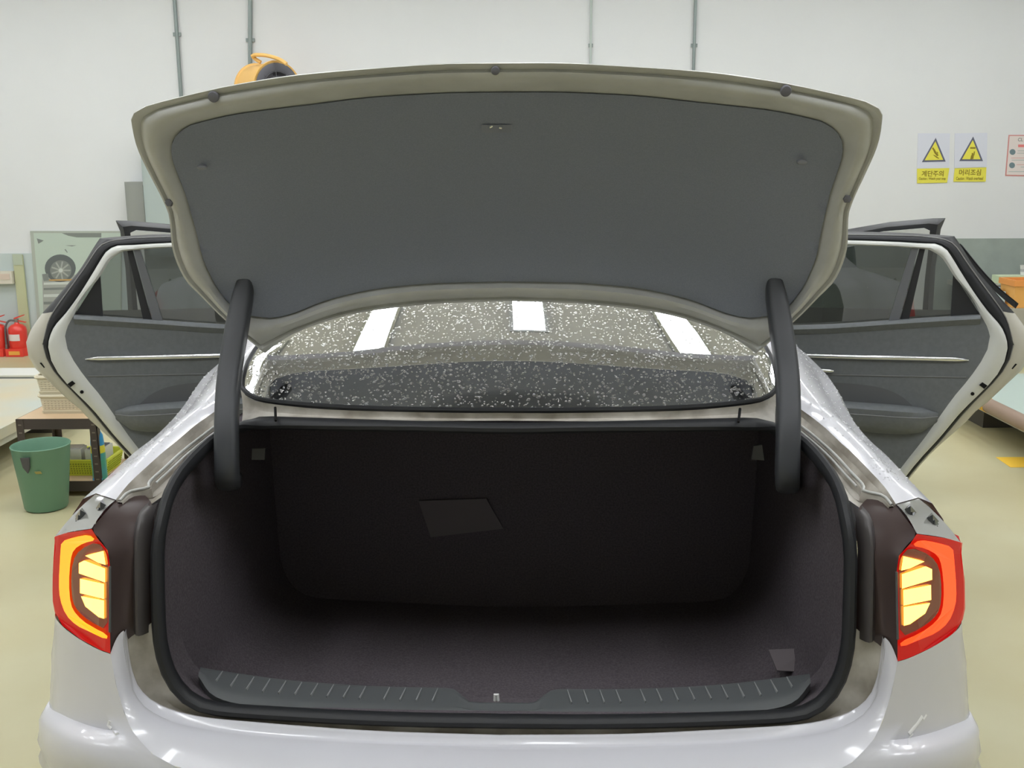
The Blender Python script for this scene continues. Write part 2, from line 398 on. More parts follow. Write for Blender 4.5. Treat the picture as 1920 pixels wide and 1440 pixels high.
# ---------- bumper
K_ = CYL([(238, 1176, .058), (236, 1190, .053), (240, 1225, .05), (247, 1260, .05), (263, 1295, .048), (300, 1323, .045), (367, 1343, .038), (480, 1355, .03), (700, 1371, .024), (940, 1379, .02)]); K_[-1].x = 0
I_ = CYL([(236, 1180, .050), (234, 1196, .046), (239, 1235, .044), (247, 1272, .044), (257, 1299, .04), (285, 1328, .034), (345, 1352, .027), (480, 1372, .02), (700, 1387, .014), (940, 1394, .010)]); I_[-1].x = 0
P_ = CYL([(207, 1225, .02), (213, 1260, .01), (222, 1300, 0), (233, 1335, -.012), (252, 1377, -.035), (285, 1412, -.055), (330, 1437, -.07), (500, 1466, -.09), (940, 1480, -.105)]); P_[-1].x = 0
NB = 44
kk, ii, pp = spline(K_, NB), spline(I_, NB), spline(P_, NB)
sb = spline(SL[i_low:], NB)
def both(r): return r + mir(r[:-1])[::-1]
# body rear panel between seal and bumper flange
rw = [[p+Vector((0, .004, .002)) for p in sb], [a.lerp(b, .5)+Vector((0, .012, -.016)) for a, b in zip(sb, kk)], [p+Vector((0, .008, -.012)) for p in kk], [p+Vector((0, .004, -.001)) for p in kk]]
MB().loft([both(r) for r in rw]).build('rear_panel', PAINT_DIRT, car, label='grimy painted panel below the trunk seal')
rw = [[p+Vector((0, .004, -.001)) for p in kk], kk, [p+Vector((0, -.004, -.004)) for p in kk], [p+Vector((0, .001, 0)) for p in ii], [p+Vector((0, -.006, -.003)) for p in ii]]
for k in range(1, 8):
    t = k/7; rw.append([a.lerp(b, t)+Vector((0, 0, .010*math.sin(math.pi*t))) for a, b in zip(ii, pp)])
top_rows = [both(r) for r in rw]
bumper = MB().loft(top_rows).build('rear_bumper', PAINT, car, angle=50, label='white rear bumper')
ra = [(103, 1150, .163), (117, 1174, .12), (150, 1199, .07), (187, 1219, .033), (207, 1226, .02)]
rb = [(96, 1225, .17), (119, 1243, .115), (157, 1258, .06), (194, 1272, .025), (217, 1282, .004)]
rc = [(94, 1290, .17), (119, 1307, .11), (158, 1322, .05), (199, 1335, .01), (233, 1337, -.012)]
rc2 = [(92, 1322, .17), (119, 1341, .10), (160, 1358, .04), (207, 1369, 0), (247, 1369, -.032)]
rd = [(84, 1333, .15), (111, 1357, .065), (160, 1377, -.005), (213, 1390, -.04), (262, 1388, -.045)]
rd2 = [(73, 1352, .135), (106, 1377, .04), (161, 1398, -.03), (222, 1408, -.055), (285, 1413, -.056)]
re = [(70, 1390, .135), (108, 1425, .03), (175, 1447, -.04), (245, 1452, -.066), (330, 1438, -.071)]
rf = [(72, 1425, .155), (112, 1464, .055), (190, 1492, -.02), (330, 1505, -.075), (500, 1467, -.091)]
rg = [(80, 1490, .165), (125, 1535, .06), (215, 1570, -.02), (420, 1590, -.085), (940, 1481, -.106)]
rows = []
for L in (ra, rb, rc, rc2, rd, rd2, re, rf, rg):
    P = CYL(L)
    if L is rg: P[-1].x = 0
    lead = Vector((min(P[0].x, -.925)-.004, .42, P[0].z+.02))
    rows.append(spline([lead, Vector((P[0].x-.006, P[0].y+.07, P[0].z+.008))] + P, 30))
rh = [Vector((p.x*1.0, p.y+.02, .30+0*p.z)) for p in rows[-1]]
# close the lower bumper towards the centre with a skirt
for sgn in (1, -1):
    rr = rows if sgn > 0 else [mir(r) for r in rows]
    MB().loft(rr).build('bumper_side', PAINT, bumper, angle=55)
low0 = rows[-1]; low1 = [Vector((p.x*.985, p.y-.012, .46)) for p in low0]; low2 = [Vector((p.x*.98, p.y+.0, .36)) for p in low0]; low3 = [Vector((p.x*.95, p.y+.06, .24)) for p in low0]
MB().loft([both(r) for r in (low0, low1, low2, low3)]).build('bumper_skirt', PAINT, bumper, angle=55)
SCUFF = mat('scuff_mark', (238, 238, 238), 0.6)
def cast(ob, px, py):
    ok, loc, nrm, _ = ob.ray_cast(O_, cdir(px, py).normalized()); return (loc, nrm) if ok else (None, None)
sides = [o for o in bumper.children if o.name.startswith('bumper_side')]
for ob, pts, wd in ((sides[1], [(1729, 1342), (1722, 1353), (1714, 1364), (1704, 1376)], .004), (sides[1], [(1712, 1376), (1704, 1384), (1702, 1396)], .002), (sides[1], [(1737, 1340), (1731, 1349)], .002),
                    (sides[0], [(207, 1352), (204, 1360), (209, 1366)], .004), (sides[0], [(212, 1372), (218, 1378), (224, 1376)], .004)):
    L = [cast(ob, *p)[0] for p in pts]
    if all(L): MB().tube([p + Vector((0, -.0005, .0003)) for p in L], wd, 6, flat=.15, up=Vector((0, 1, 0))).build('scuff_mark', SCUFF, bumper, label='small pale scuff')
# ---------- trunk interior
o0 = full([inward(p, .020) for p in SL]); 
def step(f): return [f(p) for p in o0]
c1 = full([inward(p, .016, .03) for p in SL])
c2 = full([inward(p, -.004, .07) for p in SL])
def sink(p, y, dz): 
    z = p.z - (dz if p.z < .75 else 0)
    return Vector((p.x*1.0, max(p.y+.02, y), z))
c3 = [sink(p, .20, .02) for p in c2]; c4 = [sink(p, .24, .14) for p in c2]; c5 = [Vector((p.x*.97, .92, min(p.z-.14 if p.z < .75 else p.z, 1.10))) for p in c2]
mbx = MB().loft([o0, c1, c2, c3, c4, c5], closed=True); n = len(c5)
base = len(mbx.v)-n; mbx.f.append(tuple(range(base, base+n)))
boot = mbx.build('trunk_lining', CARPET, car, angle=30, label='dark carpeted trunk compartment')
# faint light on the trunk lining painted as paler sheets, plus hinge labels
PATCH = mat('light_patch', (114, 107, 110), 0.9)
q = [CY(*a) for a in ((785, 938, .915), (912, 934, .915), (944, 990, .915), (808, 1006, .915))]
MB().prism(q, (0, -.006, 0)).build('back_light_patch', PATCH, boot, smooth=False)
q = [CY(*a) for a in ((1440, 1219, .45), (1520, 1216, .45), (1524, 1262, .40), (1456, 1258, .40))]
MB().prism(q, (0, -.005, .004)).build('floor_light_patch', PATCH, boot, smooth=False)
q = [CY(*a) for a in ((474, 840, .50), (498, 840, .50), (497, 861, .50), (473, 861, .50))]
MB().prism(q, (0, -.006, 0)).build('hinge_label', mat('pale_label', (104, 104, 106), .8), boot, smooth=False)
q = [CY(*a) for a in ((1412, 835, .50), (1428, 833, .50), (1432, 862, .50), (1408, 860, .50))]
MB().prism(q, (0, -.006, 0)).build('hinge_label', MATS['pale_label'], boot, smooth=False)

# ---------- sill plate
ST = [(377, 1250, .15), (422, 1257, .152), (528, 1272, .155), (634, 1281, .155), (740, 1286, .155), (836, 1288, .155), (852, 1291, .15), (866, 1302, .13), (880, 1313, .115), (900, 1315, .112), (945, 1315, .112)]
SB = [(372, 1268, .115), (400, 1304, .078), (457, 1321, .075), (560, 1329, .074), (634, 1334, .073), (740, 1339, .072), (800, 1342, .071), (847, 1343, .07), (880, 1345, .07), (910, 1346, .069), (945, 1347, .068)]
stl, sbl = CYL(ST), CYL(SB)
stl[-1].x = 0; sbl[-1].x = 0
a, b = spline(stl, 40), spline(sbl, 40)
def sillp(k, t):
    return b[k].lerp(a[k], t)
rw = []
for t, dz in ((0, -.02), (0, 0), (.18, .004), (.30, .005), (.42, .002), (.8, .003), (1.0, -.002), (1.0, -.03)):
    rw.append([q0.lerp(q1, t)+Vector((0, 0 if dz > -.01 else .004, dz)) for q0, q1 in zip(b, a)])
sill = MB().loft([both(r) for r in rw]).build('sill_plate', PLASTIC_G, car, angle=30, label='ribbed grey plastic sill plate inside the trunk edge')
ribl = [411, 439, 469, 500, 530, 560, 588, 621, 653, 684, 717, 749, 781, 814]
RIBM = mat('rib_plastic', (150, 153, 154), 0.3, spec=0.5)
rib_me = None
for px in ribl:
    # find place along plate
    best = min(range(40), key=lambda k: abs(b[k].lerp(a[k], .6).x - CY(px, 1300, .12).x))
    p0, p1 = sillp(best, .42), sillp(best, .86)
    for sx in (1, -1):
        q0, q1 = (p0, p1) if sx > 0 else mir([p0, p1])
        m_ = MB(); d = (q1-q0); L = d.length
        if rib_me is None:
            m_.add([(-.0016, 0, 0), (.0016, 0, 0), (.0008, .1, .002), (-.0008, .1, .002), (-.001, 0, .005), (.001, 0, .005), (.0005, .1, .0045), (-.0005, .1, .0045)], [(0, 1, 2, 3), (4, 7, 6, 5), (0, 4, 5, 1), (1, 5, 6, 2), (2, 6, 7, 3), (3, 7, 4, 0)])
            ro = m_.build('rib', RIBM, sill, smooth=False); rib_me = ro.data
        else:
            ro = bpy.data.objects.new('rib', rib_me); COL.objects.link(ro); ro.parent = sill
        ro.location = q0 + Vector((0, 0, .002)); ro.rotation_euler = (math.atan2(d.z, math.hypot(d.x, d.y)), 0, math.atan2(-d.x, d.y)); ro.scale = (1, L/.1, 1)
st = MB().tube([CY(928, 1314, .13), CY(928, 1302, .13), CY(933, 1302, .13), CY(934, 1314, .13)], .003, 8)
st.build('latch_striker', mat('striker_white', (240, 240, 240), .3), sill, label='small pale latch striker')

# ---------- trunk lid
def ylid(px, py):
    return interp(py, [117, 150, 174, 250, 400, 527, 565, 665], [.27, .305, .335, .40, .50, .595, .615, .635]) - .04*((px-940)/700)**2
def LP(L, dy=0.0): return [CY(a, b, ylid(a, b)+dy) for a, b in L]
A_top = [(940, 117), (830, 118.5), (700, 127), (552, 140), (445, 157), (395, 167), (320, 185), (282, 195), (260, 203), (249, 211)]
A_side = [(249, 211), (244, 222), (246, 237), (252, 265), (262, 292), (282, 332), (302, 370), (313, 395), (317, 408), (319, 430), (322, 465), (332, 497), (350, 530), (375, 555), (400, 580), (422, 601), (465, 637), (496, 663)]
A_bot = [(496, 663), (520, 644), (555, 624), (605, 605), (655, 591), (705, 582), (755, 576), (805, 571), (860, 568), (940, 565)]
C_top = [(940, 174), (830, 176), (695, 184), (595, 196), (520, 205), (445, 215), (395, 226), (357, 236), (340, 247)]
C_side = [(340, 247), (327, 262), (323, 280), (326, 302), (337, 332), (350, 365), (360, 400), (370, 435), (381, 480), (391, 505), (405, 533), (420, 555), (440, 577), (466, 590)]
C_bot = [(466, 590), (500, 595), (520, 594), (555, 585), (605, 565), (655, 551), (705, 541), (755, 535), (805, 531), (855, 529), (940, 527)]
nt_, ns_, nb_ = 24, 36, 28
def lidloop(t, s, b_, dy=0.0):
    T, Sd, Bt = LP(t, dy), LP(s, dy), LP(b_, dy)
    T[0].x = 0; Bt[-1].x = 0
    return spline(T, nt_), spline(Sd, ns_), spline(Bt, nb_)
At, As, Ab = lidloop(A_top, A_side, A_bot)
Ct, Cs, Cb = lidloop(C_top, C_side, C_bot)
AL = At + As[1:] + Ab[1:]; CL = Ct + Cs[1:] + Cb[1:]
def ring(t, dy): return full([a.lerp(c, t)+Vector((0, dy, 0)) for a, c in zip(AL, CL)])
def patch(t, s, b_, dy=0.0, bulge=0.0, push=None):
    top_ = t[::-1] + mir(t)[1:]; bot_ = b_ + mir(b_[:-1])[::-1]
    N = 49; top_ = spline(top_, N); bot_ = spline(bot_, N); l_ = spline(s, 26); r_ = mir(l_)
    rows = coons(top_, bot_, l_, r_)
    for j, r in enumerate(rows):
        for i, p in enumerate(r):
            k = math.sin(math.pi*i/(N-1))**.5 * math.sin(math.pi*j/25)**.5
            r[i] = p + Vector((0, dy + bulge*k, 0))
    return rows
# outer skin is the lid object itself, edge rolled over to the inner frame
skin = MB(); rows = patch(At, As, Ab, .016, .035)
skin.loft(rows)
skin.loft([ring(0, .018), ring(0, .008), ring(0.02, .002)], closed=True)
lid = skin.build('trunk_lid', PAINT, car, angle=50, label='raised white trunk lid')
rr = [ring(.0, .004), ring(.04, -.004), ring(.12, -.006), ring(.22, .000), ring(.34, -.012), ring(.55, -.022), ring(.72, -.020), ring(.86, -.008), ring(1.0, .004), ring(1.06, .006)]
frame = MB().loft(rr, closed=True).build('inner_frame', PAINT_IN, lid, angle=50, label='shaded painted inner frame of the trunk lid')
lr = patch(Ct, Cs, Cb, -.006, -.008)
linr = MB().loft(lr)
linr.loft([ring(1.0, -.006), ring(.985, -.002), ring(.99, .006)], closed=True)
linr.build('lid_liner', FELT, lid, angle=50, label='dark grey felt liner inside the trunk lid')
def disc(c, r, th, m, parent, name, label=None, nrm=Vector((0, -1, -.25)), seg=16, sq=1.0, dome=True):
    nrm = nrm.normalized(); a = nrm.cross(Vector((0, 0, 1))).normalized(); b2 = a.cross(nrm)
    prof = [(1, 0), (1, .5), (.85, .9), (.5, 1.0), (.01, 1.02)] if dome else [(1, 0), (1, 1), (.01, 1)]
    rows = [[c + a*(r*k*math.cos(2*math.pi*i/seg)) + b2*(r*sq*k*math.sin(2*math.pi*i/seg)) + nrm*(th*h) for i in range(seg)] for k, h in prof]
    return MB().loft(rows, closed=True).build(name, m, parent, label=label)
STOP = mat('stop_rubber', (100, 100, 106), 0.6)
for px, py, r in ((929, 132, .0085), (401, 181, .011), (1473, 170, .011)):
    disc(CY(px, py, ylid(px, py)-.012), r, .008, STOP, lid, 'bump_stop', 'small round rubber bump stop')
for px, py in ((318, 380), (1588, 373)):
    disc(CY(px, py, ylid(px, py)-.014), .009, .008, STOP, lid, 'bump_stop', nrm=Vector((0, -1, 0)), seg=6)
CLIPM = mat('liner_clip', (128, 130, 138), 0.35)
for px, py in ((380, 313), (1503, 303)):
    disc(CY(px, py, ylid(px, py)-.024), .011, .008, CLIPM, lid, 'liner_clip', 'pale plastic clip in the liner', sq=.5)
q = [CY(x, y, ylid(x, y)-.024) for x, y in ((903, 234), (959, 234), (959, 249), (903, 249))]
hl = MB().prism(q, (0, .012, 0)).build('latch_cover', mat('latch_grey', (132, 136, 148), .6), lid, smooth=False)
for x in (920, 938):
    MB().tube([CY(x-2, 239, ylid(x, 238)-.028), CY(x+3, 236 if x < 930 else 240, ylid(x, 238)-.028)], .0025, 6).build('latch_pin', CHROME, lid)

# ---------- gooseneck hinge arms
for sgn in (1, -1):
    path = CYL([(462, 520, .585), (456, 553, .56), (447, 600, .525), (440, 640, .495), (432, 690, .46), (427, 740, .42), (425, 800, .375), (425, 850, .35)])
    path += CYL([(426, 895, .345), (430, 903, .42), (434, 900, .55)])
    path = spline(path, 40)
    if sgn < 0: path = mir(path)
    rows = []
    for i, p in enumerate(path):
        t = (path[min(i+1, 39)]-path[max(i-1, 0)]).normalized(); a = Vector((1, 0, 0)); a = (a-t*a.dot(t)).normalized(); b2 = t.cross(a)
        hw = interp(i, [0, 3, 7, 39], [.017, .023, .0255, .0255]); hd = .021
        prof = []
        for k in range(16):
            th = 2*math.pi*k/16; cx, sx = math.cos(th), math.sin(th)
            prof.append(p + a*(hw*abs(cx)**.6*(1 if cx >= 0 else -1)) + b2*(hd*abs(sx)**.6*(1 if sx >= 0 else -1)))
        rows.append(prof)
    MB().loft(rows, closed=True, caps=True).build('hinge_arm', ARM, car, label='black gooseneck hinge arm of the trunk lid')

# ---------- rear window
gb = CYL([(940, 766, .418), (855, 765.5, .42), (705, 762.5, .432), (605, 758, .448), (530, 751.5, .465), (485, 744.5, .49), (465, 735, .512), (454, 720, .545)]); gb[0].x = 0
glb = spline(gb, 22)
bot_ = glb[::-1] + mir(glb)[1:]
corner = bot_[0]
left_up = [corner, Vector((-.625, .64, 1.222)), Vector((-.60, .82, 1.292)), Vector((-.575, 1.05, 1.362)), Vector((-.55, 1.32, 1.418))]
topc = [Vector((-.55, 1.32, 1.418)), Vector((-.3, 1.27, 1.435)), Vector((0, 1.25, 1.44)), Vector((.3, 1.27, 1.435)), Vector((.55, 1.32, 1.418))]
NX, NZ = 43, 30
bt = spline(bot_, NX); tp = spline(topc, NX); lf = spline(left_up, NZ)[::-1]; rg_ = mir(lf)
grid = coons(tp, bt, lf, rg_)                          # rows from roof to base
# longitudinal crown so the glass is steeper at its base
for j, r in enumerate(grid):
    v = j/(NZ-1)
    for i, p in enumerate(r):
        u = 2*i/(NX-1)-1
        r[i] = p + Vector((0, 0, (.052*math.sin(math.pi*v)*(1-u*u)**.8)))
window = MB().loft(grid).build('rear_window', GLASS_R, car, recalc=False, label='dark tinted rear window glass covered in water drops')
wp = spline(left_up[::-1], 20) + [p for p in bot_[1:-1]] + mir(spline(left_up[::-1], 20))[::-1]
wp = [p + Vector((0, -.004, -.003)) for p in wp]
MB().tube(spline(wp, 90), .006, 8).build('window_seal', RUBBER, window, label='black rubber glass edge')
# water drops: small flattened domes
WATER = mat('water_drop', (235, 238, 240), 0.05, spec=1.0, coat=1.0)
m_ = MATS['water_drop']; b_ = m_.node_tree.nodes['Principled BSDF']
b_.inputs['Transmission Weight'].default_value = 1.0; b_.inputs['IOR'].default_value = 1.33; b_.inputs['Base Color'].default_value = (1, 1, 1, 1)
DOME = [(math.cos(2*math.pi*k/7), math.sin(2*math.pi*k/7)) for k in range(7)]
def add_drop(mb, p, nrm, ax, r, el, h):
    a = ax; b2 = nrm.cross(a).normalized()
    V = [p + a*(r*c*el) + b2*(r*s) - nrm*.0002 for c, s in DOME] + [p + a*(.72*r*c*el) + b2*(.72*r*s) + nrm*(.65*h) for c, s in DOME] + [p + nrm*h]
    Fc = [(k, (k+1) % 7, 7+(k+1) % 7, 7+k) for k in range(7)] + [(7+k, 7+(k+1) % 7, 14) for k in range(7)]
    mb.add(V, Fc)
def grid_at(G, v, u):
    j = min(int(v*(len(G)-1)), len(G)-2); i = min(int(u*(len(G[0])-1)), len(G[0])-2)
    fv = v*(len(G)-1)-j; fu = u*(len(G[0])-1)-i
    p = (G[j][i]*(1-fu)+G[j][i+1]*fu)*(1-fv) + (G[j+1][i]*(1-fu)+G[j+1][i+1]*fu)*fv
    nn = (G[j][i+1]-G[j][i]).cross(G[j+1][i]-G[j][i]).normalized()
    if nn.z < 0: nn = -nn
    return p, nn, (G[j][i+1]-G[j][i]).normalized()
dr = MB()
for k in range(6500):
    v = 1-.47*random.random()**1.0; u = .015+.97*random.random()
    p, nn, ax = grid_at(grid, v, u)
    rot = Matrix.Rotation(random.uniform(-.6, .6), 3, nn)
    r = random.choice((.0009, .0011, .0013, .0016, .0019, .0024))*random.uniform(.8, 1.15)*(1.0 if v < .82 else 1.4)
    add_drop(dr, p, nn, rot @ ax, r, random.uniform(.9, 1.45), r*random.uniform(.55, .8))
dr.build('water_drops', WATER, window, kind='stuff', recalc=False, angle=180, label='countless clear water drops on the glass')
for sgn in (1, -1):                                   # beads on the quarter panels
    R = quarter_rows()[1:9]
    if sgn < 0: R = [mir(r) for r in R]
    dr = MB()
    for k in range(650):
        v = random.random(); u = .06+.72*random.random()
        p, nn, ax = grid_at(R, v, u)
        r = random.choice((.0009, .0012, .0015, .002, .0026))*random.uniform(.8, 1.15)
        add_drop(dr, p, nn, ax, r, random.uniform(.9, 1.4), r*.7)
    qp = [o for o in car.children if o.name.startswith('quarter_panel')][0 if sgn > 0 else 1]
    dr.build('water_beads', WATER, qp, kind='stuff', recalc=False, angle=180)

# ---------- doors
def door(sgn, hinge, ang, front=False):
    u = Vector((-math.sin(ang), -math.cos(ang), 0)); nn = Vector((math.cos(ang), -math.sin(ang), 0))
    def sz(px, py, off=0.0):
        q = CP(px, py, hinge + nn*off, nn); q = q - hinge; return (q.dot(u), q.z)
    def P3(L, off=0.0):
        out = [hinge + u*s + nn*off + Vector((0, 0, z)) for s, z in L]
        return out if sgn > 0 else mir(out)
    def sp2(L, n): return [(p.x, p.y) for p in spline([Vector((a, b, 0)) for a, b in L], n)]
    nside = nn if sgn > 0 else Vector((-nn.x, nn.y, nn.z))
    return u, nn, sz, P3, sp2, nside
ANG = math.radians(71.7)
def rear_door(sgn):
    hinge = Vector((-.88, 2.38, 0)); u, nn, sz, P3, sp2, ns = door(sgn, hinge, ANG)
    def loop(t, s, l, off, zt, tail):
        T = [(.06, zt)] + [sz(a, b, off) for a, b in t]; S_ = [sz(a, b, off) for a, b in s]; L_ = [sz(a, b, off) for a, b in l] + tail
        return sp2(T, 12) + sp2(S_, 20)[1:] + sp2(L_, 26)[1:]
    Wi = loop([(322, 464), (250, 469), (232, 471)], [(232, 471), (217, 479), (205, 490), (185, 522), (165, 545), (150, 567), (139, 590), (127, 612), (122, 630)], [(122, 630), (124, 645), (130, 662), (142, 682), (162, 710), (187, 740), (217, 782), (240, 815), (265, 847)], 0, 1.375, [(.61, .42), (.52, .37), (.06, .36)])
    Wo = loop([(320, 456), (250, 460), (220, 461)], [(220, 461), (202, 469), (190, 485), (175, 510), (150, 550), (125, 585), (102, 612), (92, 635), (90, 652)], [(90, 652), (94, 672), (105, 695), (125, 720), (142, 737), (175, 770), (212, 815), (251, 858)], 0, 1.392, [(.64, .40), (.54, .33), (.06, .31)])
    So = loop([(320, 444), (250, 446), (217, 450)], [(217, 450), (197, 455), (182, 467), (160, 500), (130, 542), (105, 577), (92, 600), (84, 630), (81, 645)], [(81, 645), (84, 660), (92, 680), (107, 702), (130, 727), (142, 739), (173, 772), (210, 817), (249, 860)], -.045, 1.41, [(.65, .39), (.55, .32), (.05, .30)])
    Do = loop([(319, 439), (250, 442), (187, 447)], [(187, 447), (175, 465), (150, 505), (125, 535), (100, 565), (82, 584), (70, 600), (57, 620), (49, 642)], [(49, 642), (50, 657), (57, 677), (72, 697), (92, 715), (125, 747), (150, 767), (175, 794), (212, 825), (248, 862)], -.10, 1.42, [(.66, .37), (.56, .30), (.05, .28)])
    n = len(Wi)
    lab = 'open white rear door with dark interior trim'
    def lerp2(A, B, t): return [(a[0]*(1-t)+b[0]*t, a[1]*(1-t)+b[1]*t) for a, b in zip(A, B)]
    d = MB().loft([P3(Wi, -.012), P3(Wi, .002), P3(lerp2(Wi, Wo, .3), .010), P3(lerp2(Wi, Wo, .7), .008), P3(Wo, -.006), P3(Wo, -.05)]).build('rear_door', DOORP, car, angle=50, label=lab)
    MB().loft([P3(Wo, -.03), P3(lerp2(Wo, So, .3), -.018), P3(lerp2(Wo, So, .75), -.022), P3(So, -.045)]).build('weatherstrip', RUBBER, d, angle=60, label='dark rubber door seal')
    MB().tube(P3(So, -.036), .0022, 6).build('seal_bead', mat('bead_grey', (150, 150, 148), .4), d)
    # outer edge: window moulding above the belt (black), painted skin below
    ksp = 26
    So2, Do2 = So, Do
    MB().loft([P3(So2[:ksp], -.045), P3(lerp2(So2, Do2, .5)[:ksp], -.06), P3(Do2[:ksp], -.10), P3(Do2[:ksp], -.115)]).build('window_moulding', PLASTIC, d, label='black outer window moulding')
    skin = MB().loft([P3(So2[ksp-1:], -.045), P3(lerp2(So2, Do2, .35)[ksp-1:], -.05), P3(lerp2(So2, Do2, .75)[ksp-1:], -.068), P3(Do2[ksp-1:], -.10), P3(lerp2(So2, Do2, .85)[ksp-1:], -.135)])
    back = lerp2(So2, Do2, .85)[ksp-1:]
    poly = P3(back + [(.05, back[0][1]-.02)], -.135)
    skin.add(poly, [tuple(range(len(poly)))])
    skin.build('outer_skin', DOORS, d, angle=50)
    belt_z = sz(139, 591)[1]; belt = [(.06, sz(420, 609)[1]-.02), sz(420, 609), sz(285, 600), sz(192, 594), sz(139, 591)]
    kb = min(range(n), key=lambda i: abs(Wi[i][1]-belt_z)+(0 if 12 < i < 34 else 9))
    bel = sp2(belt, 24)
    # trim panel below the belt
    tpoly = [p for p in bel] + Wi[kb+1:]
    tr = MB(); fr = P3(tpoly, .002); nP = len(fr)
    tr.add(fr, [tuple(range(nP))])
    trim = tr.build('door_trim', TRIM, d, smooth=False, label='dark grey interior door panel')
    # upper shoulder of trim
    up_ = [(s, z-.035) for s, z in bel]
    MB().loft([P3(bel, -.02), P3(bel, .014), P3([(s, z-.012) for s, z in bel], .022), P3(up_, .004)]).build('belt_ledge', TRIM, d, angle=60)
    # seam and recessed lower field
    a0, a1 = sz(165, 705), sz(400, 701)
    MB().tube(P3([a0, ((a0[0]+a1[0])/2, (a0[1]+a1[1])/2), a1, (.1, a1[1]+.0)], .003), .0025, 6).build('trim_seam', mat('seam_light', (112, 114, 115), .5), d)
    g0, g1 = sz(290, 752), sz(420, 690)
    cst = [sz(262, 757), sz(285, 738), sz(320, 724), sz(370, 717), (.35, sz(370, 717)[1]+.0), (.12, sz(370, 717)[1]-.01), (.12, sz(262, 757)[1])]
    MB().add(P3(sp2(cst[:5], 16)+cst[5:], .0035), [tuple(range(18))]).build('pull_pocket', TRIM_D, d, smooth=False)
    # chrome strip
    c0, c1 = sz(160, 673), sz(408, 671)
    hh = .0095
    cpath = P3([(c0[0], c0[1]), (c0[0]-.02, c0[1]+.001), (c0[0]-.05, c0[1]+.002), (.5, (c0[1]+c1[1])/2+.002), (.12, c1[1]+.004)], .008)
    MB().tube(cpath, [.001, .006, .0105, .0105, .0105], 12).build('chrome_strip', CHROME, d, label='long bright chrome trim strip')
    e0, e1 = sz(1549, 704) if False else (.36, .885), (.14, .885)
    MB().tube(P3([(.385, .874), (.37, .874), (.14, .876)], .016), [.004, .0085, .0085], 10).build('door_handle', CHROME, d, label='chrome inner door handle')
    # armrest
    A0 = sz(216, 771); ztop = sz(290, 760)[1]
    prof = []
    for k in range(13):
        s = A0[0] - (A0[0]-.12)*(k/12)
        t = min(k/3.0, 1.0); bulge = math.sqrt(max(0, 1-(1-t)**2))
        prof.append((s, .008+.062*bulge, .010+.022*bulge))
    zc = A0[1]-.008; rows = []
    for s, dep, th in prof:
        row = [(s, zc+th, 0), (s, zc+th, dep*.75), (s, zc+th*.6, dep), (s, zc-th*.3, dep), (s, zc-th*1.5, dep*.86), (s, zc-th*2.6, dep*.35), (s, zc-th*2.8, 0)]
        pts = [hinge + u*a + nn*c + Vector((0, 0, b)) for a, b, c in row]
        rows.append(pts if sgn > 0 else mir(pts))
    arm = MB().loft(rows).build('armrest', TRIM, d, angle=40, label='padded grey armrest')
    ln = [hinge + u*s + nn*(dep+.001) + Vector((0, 0, zc-.003)) for s, dep, th in prof]
    MB().tube(ln if sgn > 0 else mir(ln), .0018, 6).build('armrest_stitch', mat('stitch_light', (130, 132, 136), .5), arm)
    # glass
    gp = Wi[:kb+1] + bel[::-1]
    gg = P3(gp, -.03); MB().add(gg, [tuple(range(len(gg)))]).build('window_glass', GLASS_D, d, smooth=False, recalc=False, label='tinted door window')
    t0, t1, b0, b1 = sz(250, 468), sz(262, 467), sz(286, 601), sz(305, 602)
    MB().prism(P3([t0, t1, b1, b0], -.024), ns*.02).build('window_divider', mat('divider_grey', (104, 106, 110), .5), d, smooth=False)
    t0, t1, b0, b1 = sz(238, 470), sz(248, 469), sz(268, 600), sz(284, 601)
    MB().prism(P3([t0, t1, b1, b0], -.028), ns*.012).build('quarter_glass_seal', PLASTIC, d, smooth=False)
    t0, t1, b0, b1 = sz(178, 530), sz(187, 516), sz(140, 590), sz(192, 594)
    MB().prism(P3([t0, t1, b1, b0], -.028), ns*.008).build('corner_trim', PLASTIC, d, smooth=False)
    if sgn < 0:
        vp = [CP(a_, b_, Vector((.88, 2.38, 0)) + ns*(-.12), ns) for a_, b_ in ((1800, 462), (1840, 511), (1872, 544), (1905, 571))]
        rowsv = [[p+Vector((0, 0, .011)), p+Vector((.010, 0, .003)), p+Vector((0, 0, -.016)), p+Vector((-.008, .012, 0))] for p in spline(vp, 14)]
        MB().loft(rowsv, closed=True, caps=True).build('window_visor', PLASTIC, d, label='dark rain visor sticking out at the window corner')
    # latch opening and screw hole
    l0 = [sz(127, 719), sz(136, 713), sz(142, 718), sz(133, 725)]
    MB().prism(P3(l0, .0085), ns*.003).build('door_latch', DARKM, d, smooth=False)
    cc = sz(154, 734)
    MB().prism(P3([(cc[0]+.007*math.cos(k*math.pi/5), cc[1]+.007*math.sin(k*math.pi/5)) for k in range(10)], .008), ns*.003).build('screw_hole', DARKM, d, smooth=False)
    cc = [sz(75, 680, -.06), sz(78, 679, -.06), sz(85, 688, -.06), sz(83, 689, -.06)]
    MB().prism(P3(cc, -.062), ns*.012).build('drain_plug', DARKM, d, smooth=False)
